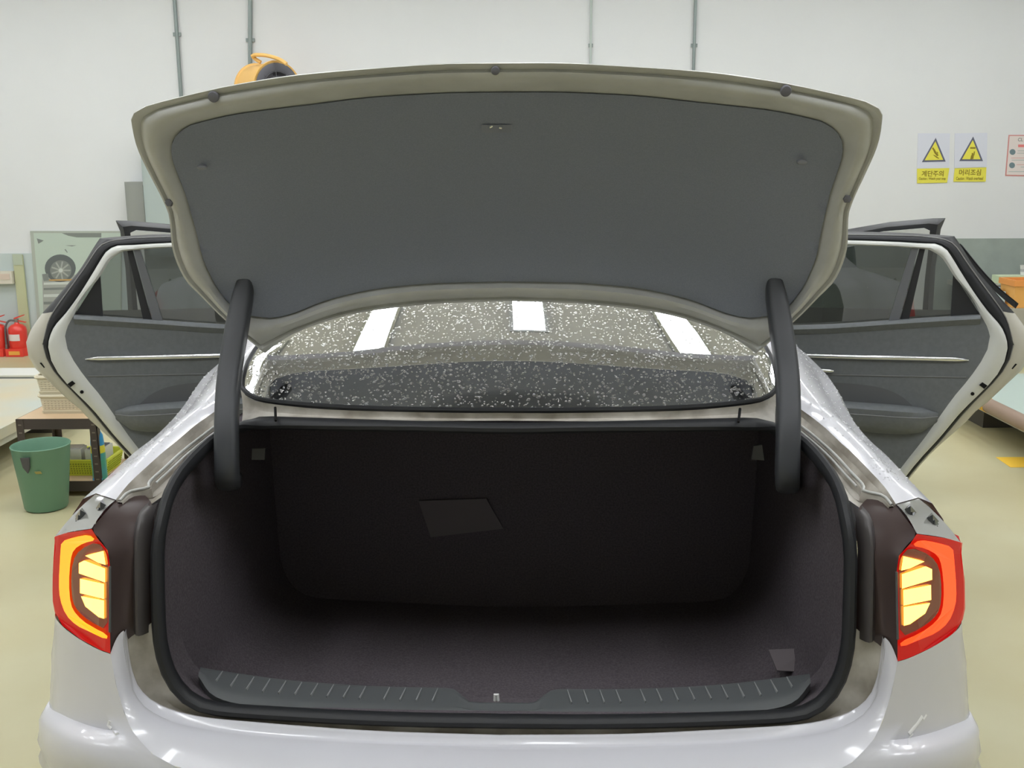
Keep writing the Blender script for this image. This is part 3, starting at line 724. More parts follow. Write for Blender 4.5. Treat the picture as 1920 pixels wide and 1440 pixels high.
def front_door(sgn):
    hinge = Vector((-.90, 3.45, 0)); u, nn, sz, P3, sp2, ns = door(sgn, hinge, ANG)
    def cl(L): return sp2(L + [L[0]], 70)
    top = [sz(317, 422), sz(237, 415.5), sz(215, 415)]
    Do = [(.06, .99), (.30, 1.20), (.55, 1.345), (top[0][0], top[0][1]), top[1], top[2], (1.105, 1.38), (1.095, 1.20), (1.10, .95), (1.07, .55), (1.02, .30), (.55, .27), (.06, .30)]
    Wo = [(.09, .98), (.31, 1.165), (.56, 1.30), (.85, 1.368), (1.03, 1.386), (1.055, 1.375), (1.055, 1.30), (1.05, 1.15), (1.05, .95), (1.02, .56), (.98, .34), (.55, .31), (.09, .34)]
    Wi = [(.12, .97), (.33, 1.13), (.57, 1.26), (.85, 1.33), (.97, 1.345), (1.0, 1.335), (1.0, 1.27), (1.0, 1.15), (1.0, .95), (.97, .57), (.93, .38), (.55, .35), (.12, .38)]
    Do_, Wo_, Wi_ = [x + [x[0]] for x in (Do, Wo, Wi)]
    d = MB().loft([P3(Wi_, -.012), P3(Wi_, .004), P3(Wo_, .006), P3(Wo_, -.04)]).build('front_door', DOORP, car, smooth=False, label='open white front door behind the rear door')
    MB().loft([P3(Wo_, -.03), P3([((a[0]+b[0])/2, (a[1]+b[1])/2) for a, b in zip(Wo_, Do_)], -.02), P3(Do_, -.06), P3(Do_, -.10)]).build('weatherstrip', PLASTIC, d, angle=60)
    low = P3(Wi[8:] + [Wi[0]], .004); MB().add(low, [tuple(range(len(low)))]).build('door_trim', TRIM, d, smooth=False)
    g = P3(Wi[:9], -.03); MB().add(g, [tuple(range(9))]).build('window_glass', GLASS_D, d, smooth=False, recalc=False)
    sk = P3(Do[8:] + [Do[0]], -.10); MB().add(sk, [tuple(range(len(sk)))]).build('outer_skin', PAINT, d, smooth=False)
for sgn in (1, -1): rear_door(sgn); front_door(sgn)

# ---------- rest of the body
def arc(x, z, c, n=13):
    return [Vector((x*math.sin(math.pi/2*(2*i/(n-1)-1)), 0, z + c*math.cos(math.pi/2*(2*i/(n-1)-1)))) for i in range(n)]
rows = []
for y, x, z, c in ((1.27, .56, 1.405, .035), (1.6, .575, 1.425, .03), (2.1, .58, 1.43, .03), (2.7, .57, 1.42, .03), (3.1, .55, 1.385, .03)):
    rows.append([p+Vector((0, y, 0)) for p in arc(x, z, c)])
MB().loft(rows).build('roof', PAINT, car)
for sgn in (1, -1):
    mb = MB()
    rail = [Vector((-.56*sgn, 1.3, 1.40)), Vector((-.60*sgn, 1.9, 1.405)), Vector((-.60*sgn, 2.6, 1.40)), Vector((-.57*sgn, 3.1, 1.37)), Vector((-.66*sgn, 3.6, 1.14)), Vector((-.74*sgn, 4.0, 1.0))]
    mb.tube(spline(rail, 20), .045, 10); mb.build('roof_rail', PAINT, car)
    MB().tube([Vector((-.60*sgn, 2.4, 1.39)), Vector((-.78*sgn, 2.38, .95)), Vector((-.84*sgn, 2.36, .40))], .06, 10).build('centre_pillar', PAINT_IN, car)
    MB().loft([[Vector((a*sgn, y, b)) for a, b in ((-.70, .40), (-.88, .40), (-.92, .33), (-.90, .22), (-.70, .20))] for y in (1.38, 3.40)], closed=True, caps=True).build('rocker_sill', PAINT, car, smooth=False)
    fr = []
    for y, x, zt in ((3.42, .92, .98), (3.8, .93, .97), (4.3, .92, .90), (4.65, .82, .80)):
        ar = abs(y-3.9) < .3
        fr.append([Vector((-.62*sgn, y, zt+.03)), Vector((-(x-.1)*sgn, y, zt)), Vector((-x*sgn, y, zt-.12)), Vector((-x*sgn, y, .62 if ar else .45)), Vector((-(x-.05)*sgn, y, .58 if ar else .25))])
    MB().loft(fr).build('front_fender', PAINT, car)
hood = [[p+Vector((0, y, 0)) for p in arc(x, z, .04)] for y, x, z in ((3.62, .66, 1.0), (4.1, .66, .95), (4.6, .62, .82), (4.74, .58, .62), (4.72, .58, .30))]
MB().loft(hood).build('hood', PAINT, car)
ws = [[p+Vector((0, y, 0)) for p in arc(x, z, .03)] for y, x, z in ((3.1, .55, 1.385), (3.4, .60, 1.21), (3.7, .66, 1.0))]
MB().loft(ws).build('windshield', GLASS_D, car, recalc=False)
# seats and shelf, dim through the glass
SEAT = mat('seat_black', (38, 38, 40), 0.7)
MB().box((0, .98, 1.10), (1.15, .55, .03)).box((0, 1.6, .30), (1.5, 3.0, .05)).build('parcel_shelf', SEAT, car, smooth=False)
for x in (-.36, .36):
    MB().loft([[Vector((x+a, y, z)) for a in (-.3, -.24, 0, .24, .3)] for y, z in ((1.30, .45), (1.32, .55), (1.22, .95), (1.16, 1.12), (1.24, 1.13), (1.36, .60))]).build('rear_seat', SEAT, car)
    MB().box((x, 1.20, 1.20), (.26, .09, .14)).build('headrest', SEAT, car, smooth=False)
    MB().loft([[Vector((x+a, y, z)) for a in (-.25, -.2, 0, .2, .25)] for y, z in ((2.35, .45), (2.33, .55), (2.25, .95), (2.18, 1.2), (2.28, 1.2), (2.42, .60))]).build('front_seat', SEAT, car)
TYRE = mat('tyre_rubber', (30, 30, 31), 0.8); RIM = mat('rim_grey', (120, 122, 126), 0.3, metal=0.9)
for x in (-.80, .80):
    for y in (.98, 3.82):
        Mx = Matrix.Rotation(math.pi/2, 3, 'Y')
        wh = MB().lathe([(.20, -.11), (.31, -.11), (.335, -.08), (.335, .08), (.31, .11), (.20, .11), (.20, -.11)], 32, (x, y, .335), Mx).build('wheel', TYRE, car)
        r_ = MB().lathe([(.03, .05), (.2, .06), (.21, .1), (.21, -.1), (.02, -.09), (.03, .05)], 24, (x, y, .335), Mx)
        for k in range(5):
            Mk = Mx @ Matrix.Rotation(k*2*math.pi/5, 3, 'Z'); r_.box(Vector((x, y, .335)) + Mk @ Vector((.11, 0, .06)), (.18, .04, .03), Mk)
        r_.build('rim', RIM, wh)

    # (wheels end)
# ================================================================== THINGS AROUND THE CAR
def panel3(px, Y, th, name, m, parent=None, **k):
    """px polygon on the wall plane at depth Y, thickness th towards the room"""
    return MB().prism([WY(a, b, Y) for a, b in px], (0, -th, 0)).build(name, m, parent, smooth=False, **k)
def child_of(o, base):                                   # re-origin: parts are given in world space, thing Empty stands at base
    o.parent = base; o.matrix_parent_inverse = Matrix.Translation(-base.location); return o
def thing(name, base, label, cat, group=None):
    t = empty(name, base); tag(t, label, cat, group); return t
def add(t, mb, name, m, parent=None, **k):
    o = mb.build(name, m, **k)
    if parent: o.parent = parent
    else: child_of(o, t)
    return o

# wall conduits
GALV = mat('galvanised_conduit', (140, 150, 148), 0.4, metal=0.5)
for px, pyb, r, lab in ((345, 260, .017, 'thin grey conduit running down to the pale electrical cabinet'), (469, 130, .019, 'thin grey conduit running down behind the orange blower'), (1107, 140, .010, 'faint thin white cable running down the bare wall'), (1300, 140, .014, 'thin grey conduit alone on the white wall')):
    p = WY(px, pyb, YB-.02); q = Vector((p.x, p.y, CEIL-.002))
    t = thing('wall_conduit', (p.x, p.y, p.z-.5), lab, 'conduit')
    m = GALV if r > .012 else mat('pale_cable', (186, 196, 192), .6)
    if px == 469: q = Vector((WY(476, 0, YB-.02).x + .01, p.y, CEIL-.002))
    add(t, MB().tube([Vector((p.x, p.y, p.z-.5)), p, q], r, 8), 'pipe', m)
    for z in (p.z+.25, p.z+.9): add(t, MB().box((p.x+(q.x-p.x)*(z-p.z)/(q.z-p.z), YB-.012, z), (r*4, .02, .03)), 'pipe_clip', GALV)

# electrical cabinets
CABG = mat('cabinet_grey', (146, 149, 144), 0.6); CABL = mat('cabinet_pale', (172, 184, 182), 0.55)
def cabinet(px0, py0, px1, py1, depth, m, lab, sticker=False):
    a, b = WY(px0, py0, YB-depth), WY(px1, py1, YB-depth)
    t = thing('electrical_cabinet', ((a.x+b.x)/2, YB-depth/2, b.z), lab, 'cabinet')
    wd, hg = b.x-a.x, a.z-b.z; c = Vector(((a.x+b.x)/2, YB-depth/2-.001, (a.z+b.z)/2))
    add(t, MB().box(c, (wd, depth, hg)), 'cabinet_body', m, smooth=False)
    d = add(t, MB().box(c-Vector((0, depth/2+.006, 0)), (wd-.04, .012, hg-.06)), 'cabinet_door', m, smooth=False)
    hd = MB().box(c-Vector((-wd*.0+.02, depth/2+.018, hg*.30)), (.035, .014, .09)); add(t, hd, 'door_handle', mat('handle_pale', (186, 188, 184), .4), smooth=False)
    if sticker:
        add(t, MB().box(c+Vector((-wd/2+.09, -depth/2-.013, hg*.5-.14)), (.10, .002, .035)), 'warning_sticker', mat('sticker_yellow', (214, 212, 150), .6), smooth=False)
        add(t, MB().box(c+Vector((-wd/2+.09, -depth/2-.0145, hg*.5-.14)), (.10, .001, .004)), 'sticker_line', mat('sticker_line', (170, 168, 110), .6), smooth=False)
    return t
cabinet(233, 341, 282, 470, .14, CABG, 'small dark grey cabinet on the wall beside the taller pale cabinet')
cabinet(261, 255, 345, 480, .20, CABL, 'tall pale blue-grey electrical cabinet with yellow warning sticker')

# orange portable blower on a wall bracket
ORA = mat('blower_orange', (238, 190, 110), 0.45); BLK = mat('blower_black', (92, 92, 100), 0.5)
c = WY(521, 164, 8.9); ax = Vector((.62, -.78, -.02)).normalized()
t = thing('portable_blower', c-Vector((0, 0, .24)), 'orange drum-shaped portable blower with carrying handle on a bracket', 'blower')
zq = ax.rotation_difference(Vector((0, 0, 1))).inverted().to_matrix()
Rb = .205; Lb = .40
add(t, MB().lathe([(Rb+.012, 0), (Rb+.016, -.012), (Rb+.012, -.025), (Rb, -.03), (Rb, -Lb+.03), (Rb+.012, -Lb+.025), (Rb+.016, -Lb+.012), (Rb+.012, -Lb), (Rb-.02, -Lb), (Rb-.02, -.01), (Rb+.012, 0)], 40, c, zq), 'drum_housing', ORA)
add(t, MB().lathe([(Rb-.005, .004), (Rb-.03, .012), (Rb-.07, .004), (Rb-.07, -.06), (.001, -.06)], 40, c, zq), 'fan_inlet', BLK)
gr = MB()
for rr_ in (.05, .09, .13, .17):
    gr.tube([c+zq @ Vector((rr_*math.cos(k*math.pi/12), rr_*math.sin(k*math.pi/12), .006)) for k in range(25)], .003, 5, caps=False)
for k in range(8):
    gr.tube([c+zq @ Vector((0, 0, .008)), c+zq @ Vector(((Rb-.01)*math.cos(k*math.pi/4), (Rb-.01)*math.sin(k*math.pi/4), .006))], .003, 5)
add(t, gr, 'guard_grille', BLK)
bl = MB()
for k in range(5):
    an = k*2*math.pi/5
    P = [Vector((.03*math.cos(an), .03*math.sin(an), -.03)), Vector((.15*math.cos(an), .15*math.sin(an), -.02)), Vector((.15*math.cos(an+.7), .15*math.sin(an+.7), -.05)), Vector((.03*math.cos(an+.9), .03*math.sin(an+.9), -.05))]
    bl.prism([c+zq @ p for p in P], (0, 0, .004))
add(t, bl, 'fan_blade', BLK, smooth=False)
up = Vector((0, 0, 1)); m0 = c-ax*.30+up*(Rb-.01); m1 = c-ax*.04+up*(Rb-.01); sd = Vector((.10, 0, 0))
hp = [WY(489, 117, 8.95), WY(478, 110, 8.95), WY(474, 104, 8.93), WY(490, 103, 8.9), WY(508, 106, 8.87), WY(525, 112, 8.84), WY(537, 120, 8.82)]
add(t, MB().tube(spline(hp, 30), .016, 10), 'carry_handle', ORA)
add(t, MB().box(c+Vector((-.08, .22, -Rb-.03)), (.5, .62, .03)).box((c.x-.08, YB-.03, c.z-Rb-.17), (.05, .05, .30)), 'wall_bracket', GALV, smooth=False)

# warning signs
SIGNW = mat('sign_paper', (214, 217, 228), .6); SIGNY = mat('sign_yellow', (230, 222, 84), .55); SIGNK = mat('sign_dark', (98, 100, 122), .6); SIGNT = mat('sign_print', (138, 122, 30), .6)
def on_wall_text(body, px0, py0, px1, py1, Y, m, t, name='lettering', wt=0.02):
    a, b = WY(px0, py0, Y), WY(px1, py1, Y); V, Fc = text_mesh(body, b.x-a.x, a.z-b.z, weight=wt)
    if not V: return
    cc = (a+b)/2; V = [Vector((cc.x+v.x, Y, cc.z+v.y)) for v in V]
    mb = MB().add(V, Fc); return add(t, mb, name, m, smooth=False, recalc=False)
def warn(paper, tri, plate, big, small, tb, ts, picto, lab):
    a, b = WY(*paper[0], YB), WY(*paper[2], YB)
    t = thing('warning_sign', ((a.x+b.x)/2, YB, b.z), lab, 'sign', 'yellow warning signs on the wall')
    child_of(panel3(paper, YB-.0005, .004, 'sign_board', SIGNW), t)
    child_of(panel3(tri, YB-.0045, .002, 'triangle_border', SIGNK), t)
    cx, cy = sum(p[0] for p in tri)/3, sum(p[1] for p in tri)/3
    child_of(panel3([(cx+(p[0]-cx)*.78, cy+(p[1]-cy)*.78) for p in tri], YB-.0065, .0015, 'triangle_field', SIGNY), t)
    mb = MB()
    for pl in picto: mb.prism([WY(x, y, YB-.008) for x, y in pl], (0, -.001, 0))
    add(t, mb, 'pictogram', SIGNT, smooth=False)
    child_of(panel3(plate, YB-.0045, .002, 'caption_plate', SIGNY), t)
    on_wall_text(big, *tb, YB-.0075, SIGNT, t); on_wall_text(small, *ts, YB-.0075, SIGNT, t)
warn([(1721, 250), (1781, 250), (1779, 315), (1719.5, 316)], [(1754.4, 258.5), (1773, 303), (1728.5, 304)], [(1719.4, 316.3), (1780, 315), (1775.6, 342.5), (1719.4, 343.8)],
     '계단주의', 'Caution : Watch your step', (1728.5, 320, 1768.8, 331), (1723, 332.5, 1773, 338.5),
     [[(1749, 280), (1752, 279), (1757, 288), (1760, 291), (1757, 293), (1752, 287)], [(1748, 277), (1751, 277), (1751, 280), (1748, 280)], [(1749, 290), (1753, 291), (1760, 296), (1761, 298), (1756, 296)], [(1756, 284), (1759, 286), (1758, 290)]],
     'yellow triangle warning sign with falling figure and Korean caption about stairs')
warn([(1790, 250), (1851, 249), (1850, 313), (1789, 315)], [(1824.6, 256), (1843, 302), (1798.5, 302)], [(1790, 315.6), (1849.4, 313.8), (1848, 340.6), (1787.5, 340.6)],
     '머리조심', 'Caution : Watch overhead', (1798.8, 317.5, 1838.8, 329), (1793, 331.5, 1843, 337.5),
     [[(1819, 276), (1829, 276), (1829, 279), (1819, 279)], [(1822, 287), (1825, 287), (1825, 291), (1822, 291)], [(1821, 291), (1826, 291), (1825, 298), (1819, 299)], [(1826, 284), (1828, 284), (1827, 291), (1825, 292)]],
     'yellow triangle warning sign with head-bump figure and Korean caption about heads')
RB = mat('notice_red', (206, 140, 136), .6); NW = mat('notice_paper', (224, 214, 210), .6); ND = mat('notice_dark', (112, 132, 138), .6); NH = mat('notice_heading', (132, 136, 132), .6)
a = WY(1891, 253, YB)
t = thing('wall_notice', (a.x+.3, YB, WY(1884, 329, YB).z), 'paper notice with red border and dark round icons beside the warning signs', 'notice')
child_of(panel3([(1891, 253), (2010, 253), (2006, 332), (1884.5, 330)], YB-.0005, .003, 'red_border', RB), t)
child_of(panel3([(1893, 255), (2007, 255), (2003, 330), (1887, 327.5)], YB-.0035, .002, 'paper', NW), t)
on_wall_text('CL', 1909, 258.5, 1918, 265, YB-.006, NH, t)
child_of(panel3([(1909, 271), (1990, 271), (1990, 276), (1909, 276)], YB-.0055, .001, 'red_bar', mat('notice_bar', (226, 128, 126), .6)), t)
for x0_, y0_, x1_, m_n in ((1908, 282, 1990, 'g'), (1907, 286.5, 1985, 'g'), (1896, 295.5, 1990, 'r'), (1897, 299.5, 1988, 'g'), (1906, 308, 1990, 'r'), (1914, 312.5, 1985, 'g'), (1891, 321, 1998, 'g')):
    child_of(panel3([(x0_, y0_), (x1_, y0_), (x1_, y0_+1.5), (x0_, y0_+1.5)], YB-.0055, .0006, 'print_line', mat('notice_line_red', (214, 176, 170), .6) if m_n == 'r' else mat('notice_line_grey', (182, 188, 184), .6)), t)
for cx, cy in ((1898.5, 285), (1897.5, 310)):
    child_of(panel3([(cx+5.5*math.cos(k*math.pi/8), cy+5.5*math.sin(k*math.pi/8)) for k in range(16)], YB-.0055, .001, 'round_icon', ND), t)

# wall mirror; its reflection of a white car and wheel painted as flat pieces
def board():
    P0 = [(58, 433), (229, 433), (229, 640), (75, 640)]; Y = YB-.02
    a = WY(58, 433, Y)
    t = thing('mirror_board', (WY(160, 500, YB).x, YB-.03, WY(75, 640, Y).z), 'wall mirror with a painted reflection of a white car fender and wheel', 'board')
    child_of(panel3(P0, YB-.001, .02, 'board_panel', mat('board_grey', (172, 178, 168), .5)), t)
    child_of(panel3([(63, 437), (226, 437), (226, 640), (79, 640)], Y, .002, 'mirrored_white_body', mat('mirrored_white', (186, 200, 188), .5)), t)
    k1 = mat('mirrored_grey', (128, 134, 130), .5); k2 = mat('mirrored_dark', (100, 106, 106), .5); k3 = mat('mirrored_light', (200, 206, 200), .5); k4 = mat('mirrored_orange', (200, 160, 100), .5); k5 = mat('mirrored_mid', (164, 168, 162), .5)
    child_of(panel3([(116, 437), (190, 437), (190, 445), (144, 445), (128, 442)], Y-.0025, .001, 'mirrored_window', k1), t)
    child_of(panel3([(69, 447), (82, 451), (72, 457)], Y-.0025, .001, 'mirrored_mark', k1), t)
    child_of(panel3([(122, 460), (144, 460), (135, 462)], Y-.0025, .001, 'mirrored_handle', k1), t)
    child_of(panel3([(121, 468), (123, 467), (127, 473), (126, 474)], Y-.0025, .001, 'mirrored_mark', k1), t)
    child_of(panel3([(79, 515), (145, 515), (150, 640), (83, 640)], Y-.0022, .0006, 'mirrored_ground', k5), t)
    for y0, y1, m in ((530, 533, k3), (540, 543, k1), (552, 556, k3), (566, 570, k1)):
        child_of(panel3([(82, y0), (140, y0-2), (140, y1), (82, y1+1)], Y-.003, .0008, 'mirrored_stripe', m), t)
    def ell(cx, cy, rx, ry, d, nm, m, n=28, a0=0, a1=2*math.pi):
        return child_of(panel3([(cx+rx*math.cos(a0+(a1-a0)*k/n), cy+ry*math.sin(a0+(a1-a0)*k/n)) for k in range(n)], Y-d, .001, nm, m), t)
    ell(113, 503, 29, 26, .0032, 'mirrored_tyre', k2); ell(114, 507, 20, 19, .0044, 'mirrored_rim', k1)
    for k in range(9):
        an = k*2*math.pi/9; c, s = math.cos(an), math.sin(an)
        child_of(panel3([(114+4*c-1.6*s, 507+4*s+1.6*c), (114+18*c-1.4*s, 507+17*s+1.4*c), (114+18*c+1.4*s, 507+17*s-1.4*c), (114+4*c+1.6*s, 507+4*s-1.6*c)], Y-.0056, .001, 'mirrored_spoke', k5), t)
    ell(114, 507, 4, 4, .0068, 'mirrored_hub', k3, 12)
    child_of(panel3([(79, 514), (90, 513), (92, 526), (82, 527)], Y-.0046, .001, 'mirrored_mudflap', k1), t)
    child_of(panel3([(92, 524), (140, 523), (140, 526), (92, 526.5)], Y-.0046, .001, 'mirrored_orange_line', k4), t)
board()
a, b = WY(26, 476, YB-.05), WY(62, 650, YB-.05)
t = thing('leaning_board', ((a.x+b.x)/2, YB-.05, 0), 'olive wooden board standing against the wall beside the mirror', 'board')
add(t, MB().box(((a.x+b.x)/2-.02, YB-.03, .46), (b.x-a.x-.0, .02, .92)), 'board_panel', mat('olive_board', (190, 193, 156), .6), smooth=False)
add(t, MB().box(((a.x+b.x)/2-.02, YB-.042, WY(30, 486, YB).z), (b.x-a.x, .004, .10)), 'top_strip', mat('olive_strip', (182, 192, 172), .6), smooth=False)
a, b = WY(-30, 509, YB-.06), WY(25, 532, YB-.06)
t = thing('wall_box', ((a.x+b.x)/2, YB-.06, b.z), 'small cream box fixed on the blue-grey wall band', 'box')
add(t, MB().box(((a.x+b.x)/2, YB-.045, (a.z+b.z)/2), (b.x-a.x, .06, a.z-b.z)), 'box_body', mat('cream_box', (216, 210, 196), .6), smooth=False)
add(t, MB().box(((a.x+b.x)/2+.03, YB-.078, (a.z+b.z)/2+.01), (.16, .006, (a.z-b.z)*.45)), 'cover_plate', mat('pinkish_plate', (214, 196, 182), .6), smooth=False)

# fire extinguishers in red floor stands
RED_P = mat('extinguisher_red', (226, 52, 40), .3, coat=.5); REDS = mat('stand_red', (232, 66, 52), .5); YEL = mat('stand_yellow', (236, 170, 72), .6); STL = mat('steel', (150, 146, 142), .35, metal=.8); HOSE = mat('hose_grey', (96, 96, 96), .5); LBL = mat('label_white', (226, 216, 212), .6)
def extinguisher(px, lab_e, lab_s):
    b = WZ(px, 659, 0); b.y = min(b.y, YB-.16); b.x = WY(px, 659, b.y).x; x, y = b.x, b.y
    s = thing('extinguisher_stand', (x, y, 0), lab_s, 'stand', 'red extinguisher stands')
    add(s, MB().lathe([(.01, .012), (.085, .012), (.084, .075), (.089, .075), (.09, 0), (.01, 0)], 20, (x, y, 0)), 'stand_ring', REDS)
    add(s, MB().box((x, y-.098, .038), (.16, .012, .072)), 'front_plate', REDS, smooth=False)
    add(s, MB().box((x, y-.1055, .036), (.10, .003, .035)), 'yellow_print', YEL, smooth=False)
    t = thing('fire_extinguisher', (x, y, .013), lab_e, 'extinguisher', 'red fire extinguishers by the wall')
    add(t, MB().lathe([(.005, .014), (.076, .014), (.080, .03), (.080, .235), (.074, .262), (.052, .285), (.024, .295), (.018, .31), (.005, .31)], 28, (x, y, 0)), 'cylinder', RED_P)
    lb = [[Vector((x+.0815*math.sin(a_), y-.0815*math.cos(a_), z)) for a_ in [(-.75+1.35*k/8) for k in range(9)]] for z in (.145, .205)]
    add(t, MB().loft(lb), 'label_sheet', LBL)
    add(t, MB().box((x, y, .325), (.03, .03, .035)), 'valve', STL, smooth=False)
    add(t, MB().prism([(x-.02, y-.01, .335), (x+.075, y-.01, .372), (x+.075, y-.01, .380), (x-.02, y-.01, .350)], (0, .02, 0)), 'squeeze_lever', RED_P, smooth=False)
    add(t, MB().prism([(x-.02, y-.01, .325), (x+.085, y-.01, .305), (x+.085, y-.01, .313), (x-.02, y-.01, .335)], (0, .02, 0)), 'carry_lever', RED_P, smooth=False)
    add(t, MB().tube(spline([Vector((x-.01, y-.01, .325)), Vector((x-.06, y-.02, .325)), Vector((x-.092, y-.03, .27)), Vector((x-.096, y-.04, .18)), Vector((x-.092, y-.05, .10))], 18), .009, 8), 'hose', HOSE)
    add(t, MB().tube([Vector((x-.092, y-.05, .11)), Vector((x-.092, y-.05, .06))], [.011, .015], 8), 'nozzle', STL)
extinguisher(37, 'red fire extinguisher in front of the olive leaning board', 'red floor stand under the extinguisher in front of the olive leaning board')
extinguisher(0, 'red fire extinguisher below the cream wall box', 'red floor stand under the extinguisher below the cream wall box')

# low grey step with white edge
a, b = WY(-60, 703, 7.76), WY(74, 703, 7.76); zt = WY(20, 703, 7.76).z
t = thing('low_step', ((a.x+b.x)/2, 7.9, 0), 'low grey step with a white top edge behind the ramp', 'step')
add(t, MB().box(((a.x+b.x)/2, 7.9, (zt-.014)/2), (b.x-a.x+.5, .28, zt-.014)), 'step_body', mat('step_grey', (150, 154, 158), .6), smooth=False)
add(t, MB().box(((a.x+b.x)/2, 7.9, zt-.007), (b.x-a.x+.52, .30, .014)), 'step_edge', mat('step_white', (222, 222, 214), .6), smooth=False)

# lift runways either side
PLATE = mat('runway_plate', (190, 196, 186), .45, noise=(1.6, .95, 1.0), rgb2=(200, 186, 152)); PLATE_R = mat('runway_teal', (176, 192, 184), .5)
def runway(x0, x1, y0, y1, z, m, lab, edge):
    t = thing('lift_runway', ((x0+x1)/2, (y0+y1)/2, 0), lab, 'ramp')
    add(t, MB().box(((x0+x1)/2, (y0+y1)/2, z-.03), (x1-x0, y1-y0, .06)), 'runway_plate', m, smooth=False)
    add(t, MB().box(((x0+x1)/2, (y0+y1)/2, z-.085), (x1-x0-.06, y1-y0-.06, .05)), 'runway_beam', mat('runway_side', (196, 196, 186), .5), smooth=False)
    for yy in (y0+.4, (y0+y1)/2, y1-.4): add(t, MB().box(((x0+x1)/2, yy, (z-.11)/2), (x1-x0-.2, .3, z-.11)), 'support_leg', mat('runway_dark', (74, 70, 64), .6), smooth=False)
    if edge:
        xe = x0-.02
        add(t, MB().tube([Vector((xe, y0, z-.03)), Vector((xe, y1, z-.03))], .045, 10), 'edge_rail', mat('rail_brown', (150, 128, 112), .5))
        add(t, MB().tube([Vector((xe, 6.12, z-.03)), Vector((xe, 6.42, z-.03))], .0465, 10), 'yellow_band', mat('rail_yellow', (238, 184, 48), .5))
    return t
runway(-3.62, -2.88, 3.2, 6.95, .25, PLATE, 'pale metal lift runway with orange stains behind the green bin', False)
runway(2.98, 3.75, 3.2, 6.98, .25, PLATE_R, 'pale teal lift runway with brown edge rail and yellow band', True)
a = WZ(1867, 857, .002); b = WZ(1895, 876, .002)
t = MB().prism([Vector((a.x, a.y, .0005)), Vector((a.x+1.3, a.y, .0005)), Vector((a.x+1.3, b.y, .0005)), Vector((b.x, b.y, .0005))], (0, 0, .0015)).build('floor_marking', mat('marking_yellow', (246, 200, 66), .5), smooth=False)
tag(t, 'flat yellow painted marking on the floor beside the car', 'floor marking')

# black angle-steel rack
RK = mat('rack_black', (78, 68, 62), .55); WOOD = mat('rack_wood', (214, 186, 150), .6, noise=(6, .92, 1.03))
xa, xb, ya, yb_, zt = -2.56, -2.145, 5.075, 5.50, .42
t = thing('steel_rack', ((xa+xb)/2, (ya+yb_)/2, 0), 'low black slotted-steel rack with wooden shelves behind the green bin', 'rack')
for x, sx in ((xa, 1), (xb, -1)):
    for y, sy in ((ya, 1), (yb_, -1)):
        lg = MB().box((x+sx*.019, y+sy*.002, zt/2-.002), (.038, .004, zt-.004)).box((x+sx*.002, y+sy*.019, zt/2-.002), (.004, .038, zt-.004))
        lo = add(t, lg, 'leg', RK, smooth=False)
        if sy > 0:
            for k in range(9):
                so = MB().box((x+sx*.019, y-.0005, .05+k*.042), (.016, .002, .006)).build('slot', mat('slot_pale', (128, 118, 106), .6), lo, smooth=False)
for z in (zt-.03, .055):
    be = MB()
    for y, sy in ((ya, 1), (yb_, -1)): be.box(((xa+xb)/2, y+sy*.004, z), (xb-xa, .004, .055))
    for x, sx in ((xa, 1), (xb, -1)): be.box((x+sx*.004, (ya+yb_)/2, z), (.004, yb_-ya, .055))
    add(t, be, 'shelf_beam', RK, smooth=False)
    add(t, MB().box(((xa+xb)/2, (ya+yb_)/2, z+.022), (xb-xa-.012, yb_-ya-.012, .012)), 'shelf_board', WOOD, smooth=False)
ztop = zt-.002; zlow = .055+.028
# cream wicker baskets, one on the other
CREAM = mat('wicker_cream', (226, 218, 194), .65); CREAM_D = mat('wicker_shadow', (196, 186, 160), .7)
def wicker(z0, hh, lab, c, sz_):
    t = thing('wicker_basket', (c[0], c[1], z0), lab, 'basket', 'cream baskets stacked on the rack')
    bw, bd = sz_
    def rr(w_, d_, z): return [Vector((c[0]+w_/2*a, c[1]+d_/2*b, z)) for a, b in ((-1, -.85), (-.9, -1), (.9, -1), (1, -.85), (1, .85), (.9, 1), (-.9, 1), (-1, .85))]
    mb = MB(); n = 7; rows = []
    for k in range(n*2+1):
        z = z0+.006+(hh-.02)*k/(n*2); f = .93+.07*k/(n*2); e = .004 if k % 2 else 0
        rows.append(rr(bw*f+e, bd*f+e, z))
    add(t, mb.loft(rows, closed=True, caps=False).add(rr(bw*.93, bd*.93, z0+.006), [tuple(range(8))]), 'basket_wall', CREAM, smooth=False)
    add(t, MB().loft([rr(bw+.012, bd+.012, z0+hh-.018), rr(bw+.02, bd+.02, z0+hh-.010), rr(bw+.012, bd+.012, z0+hh), rr(bw-.012, bd-.012, z0+hh)], closed=True), 'basket_rim', CREAM, smooth=False)
    add(t, MB().loft([rr(bw*.93+.012, bd*.93+.012, z0), rr(bw*.93+.012, bd*.93+.012, z0+.012)], closed=True, caps=True), 'basket_foot', CREAM_D, smooth=False)
    hl = MB()
    for r_ in range(4):
        for k in range(14):
            hl.box((c[0]-bw*.40+bw*.8*k/13, c[1]-bd*.475-.004, z0+.03+r_*(hh-.055)/4), (.006, .004, .005))
    add(t, hl, 'weave_holes', CREAM_D, smooth=False, kind='stuff')
cb = (-2.335, 5.30)
wicker(ztop, .105, 'cream woven basket standing directly on the rack top', cb, (.30, .22))
wicker(ztop+.106, .10, 'cream woven basket stacked on top of the other basket', cb, (.31, .23))
cc = Vector((cb[0]-.11, cb[1]-.04, ztop+.242))
cl = MB(); rows = []
for j in range(6):
    rows.append([cc + Vector((-.05+.12*i/7, -.05+.10*j/5, .012+.018*math.sin(i*1.7+j)+.012*math.cos(j*2.1-i*.8))) for i in range(8)])
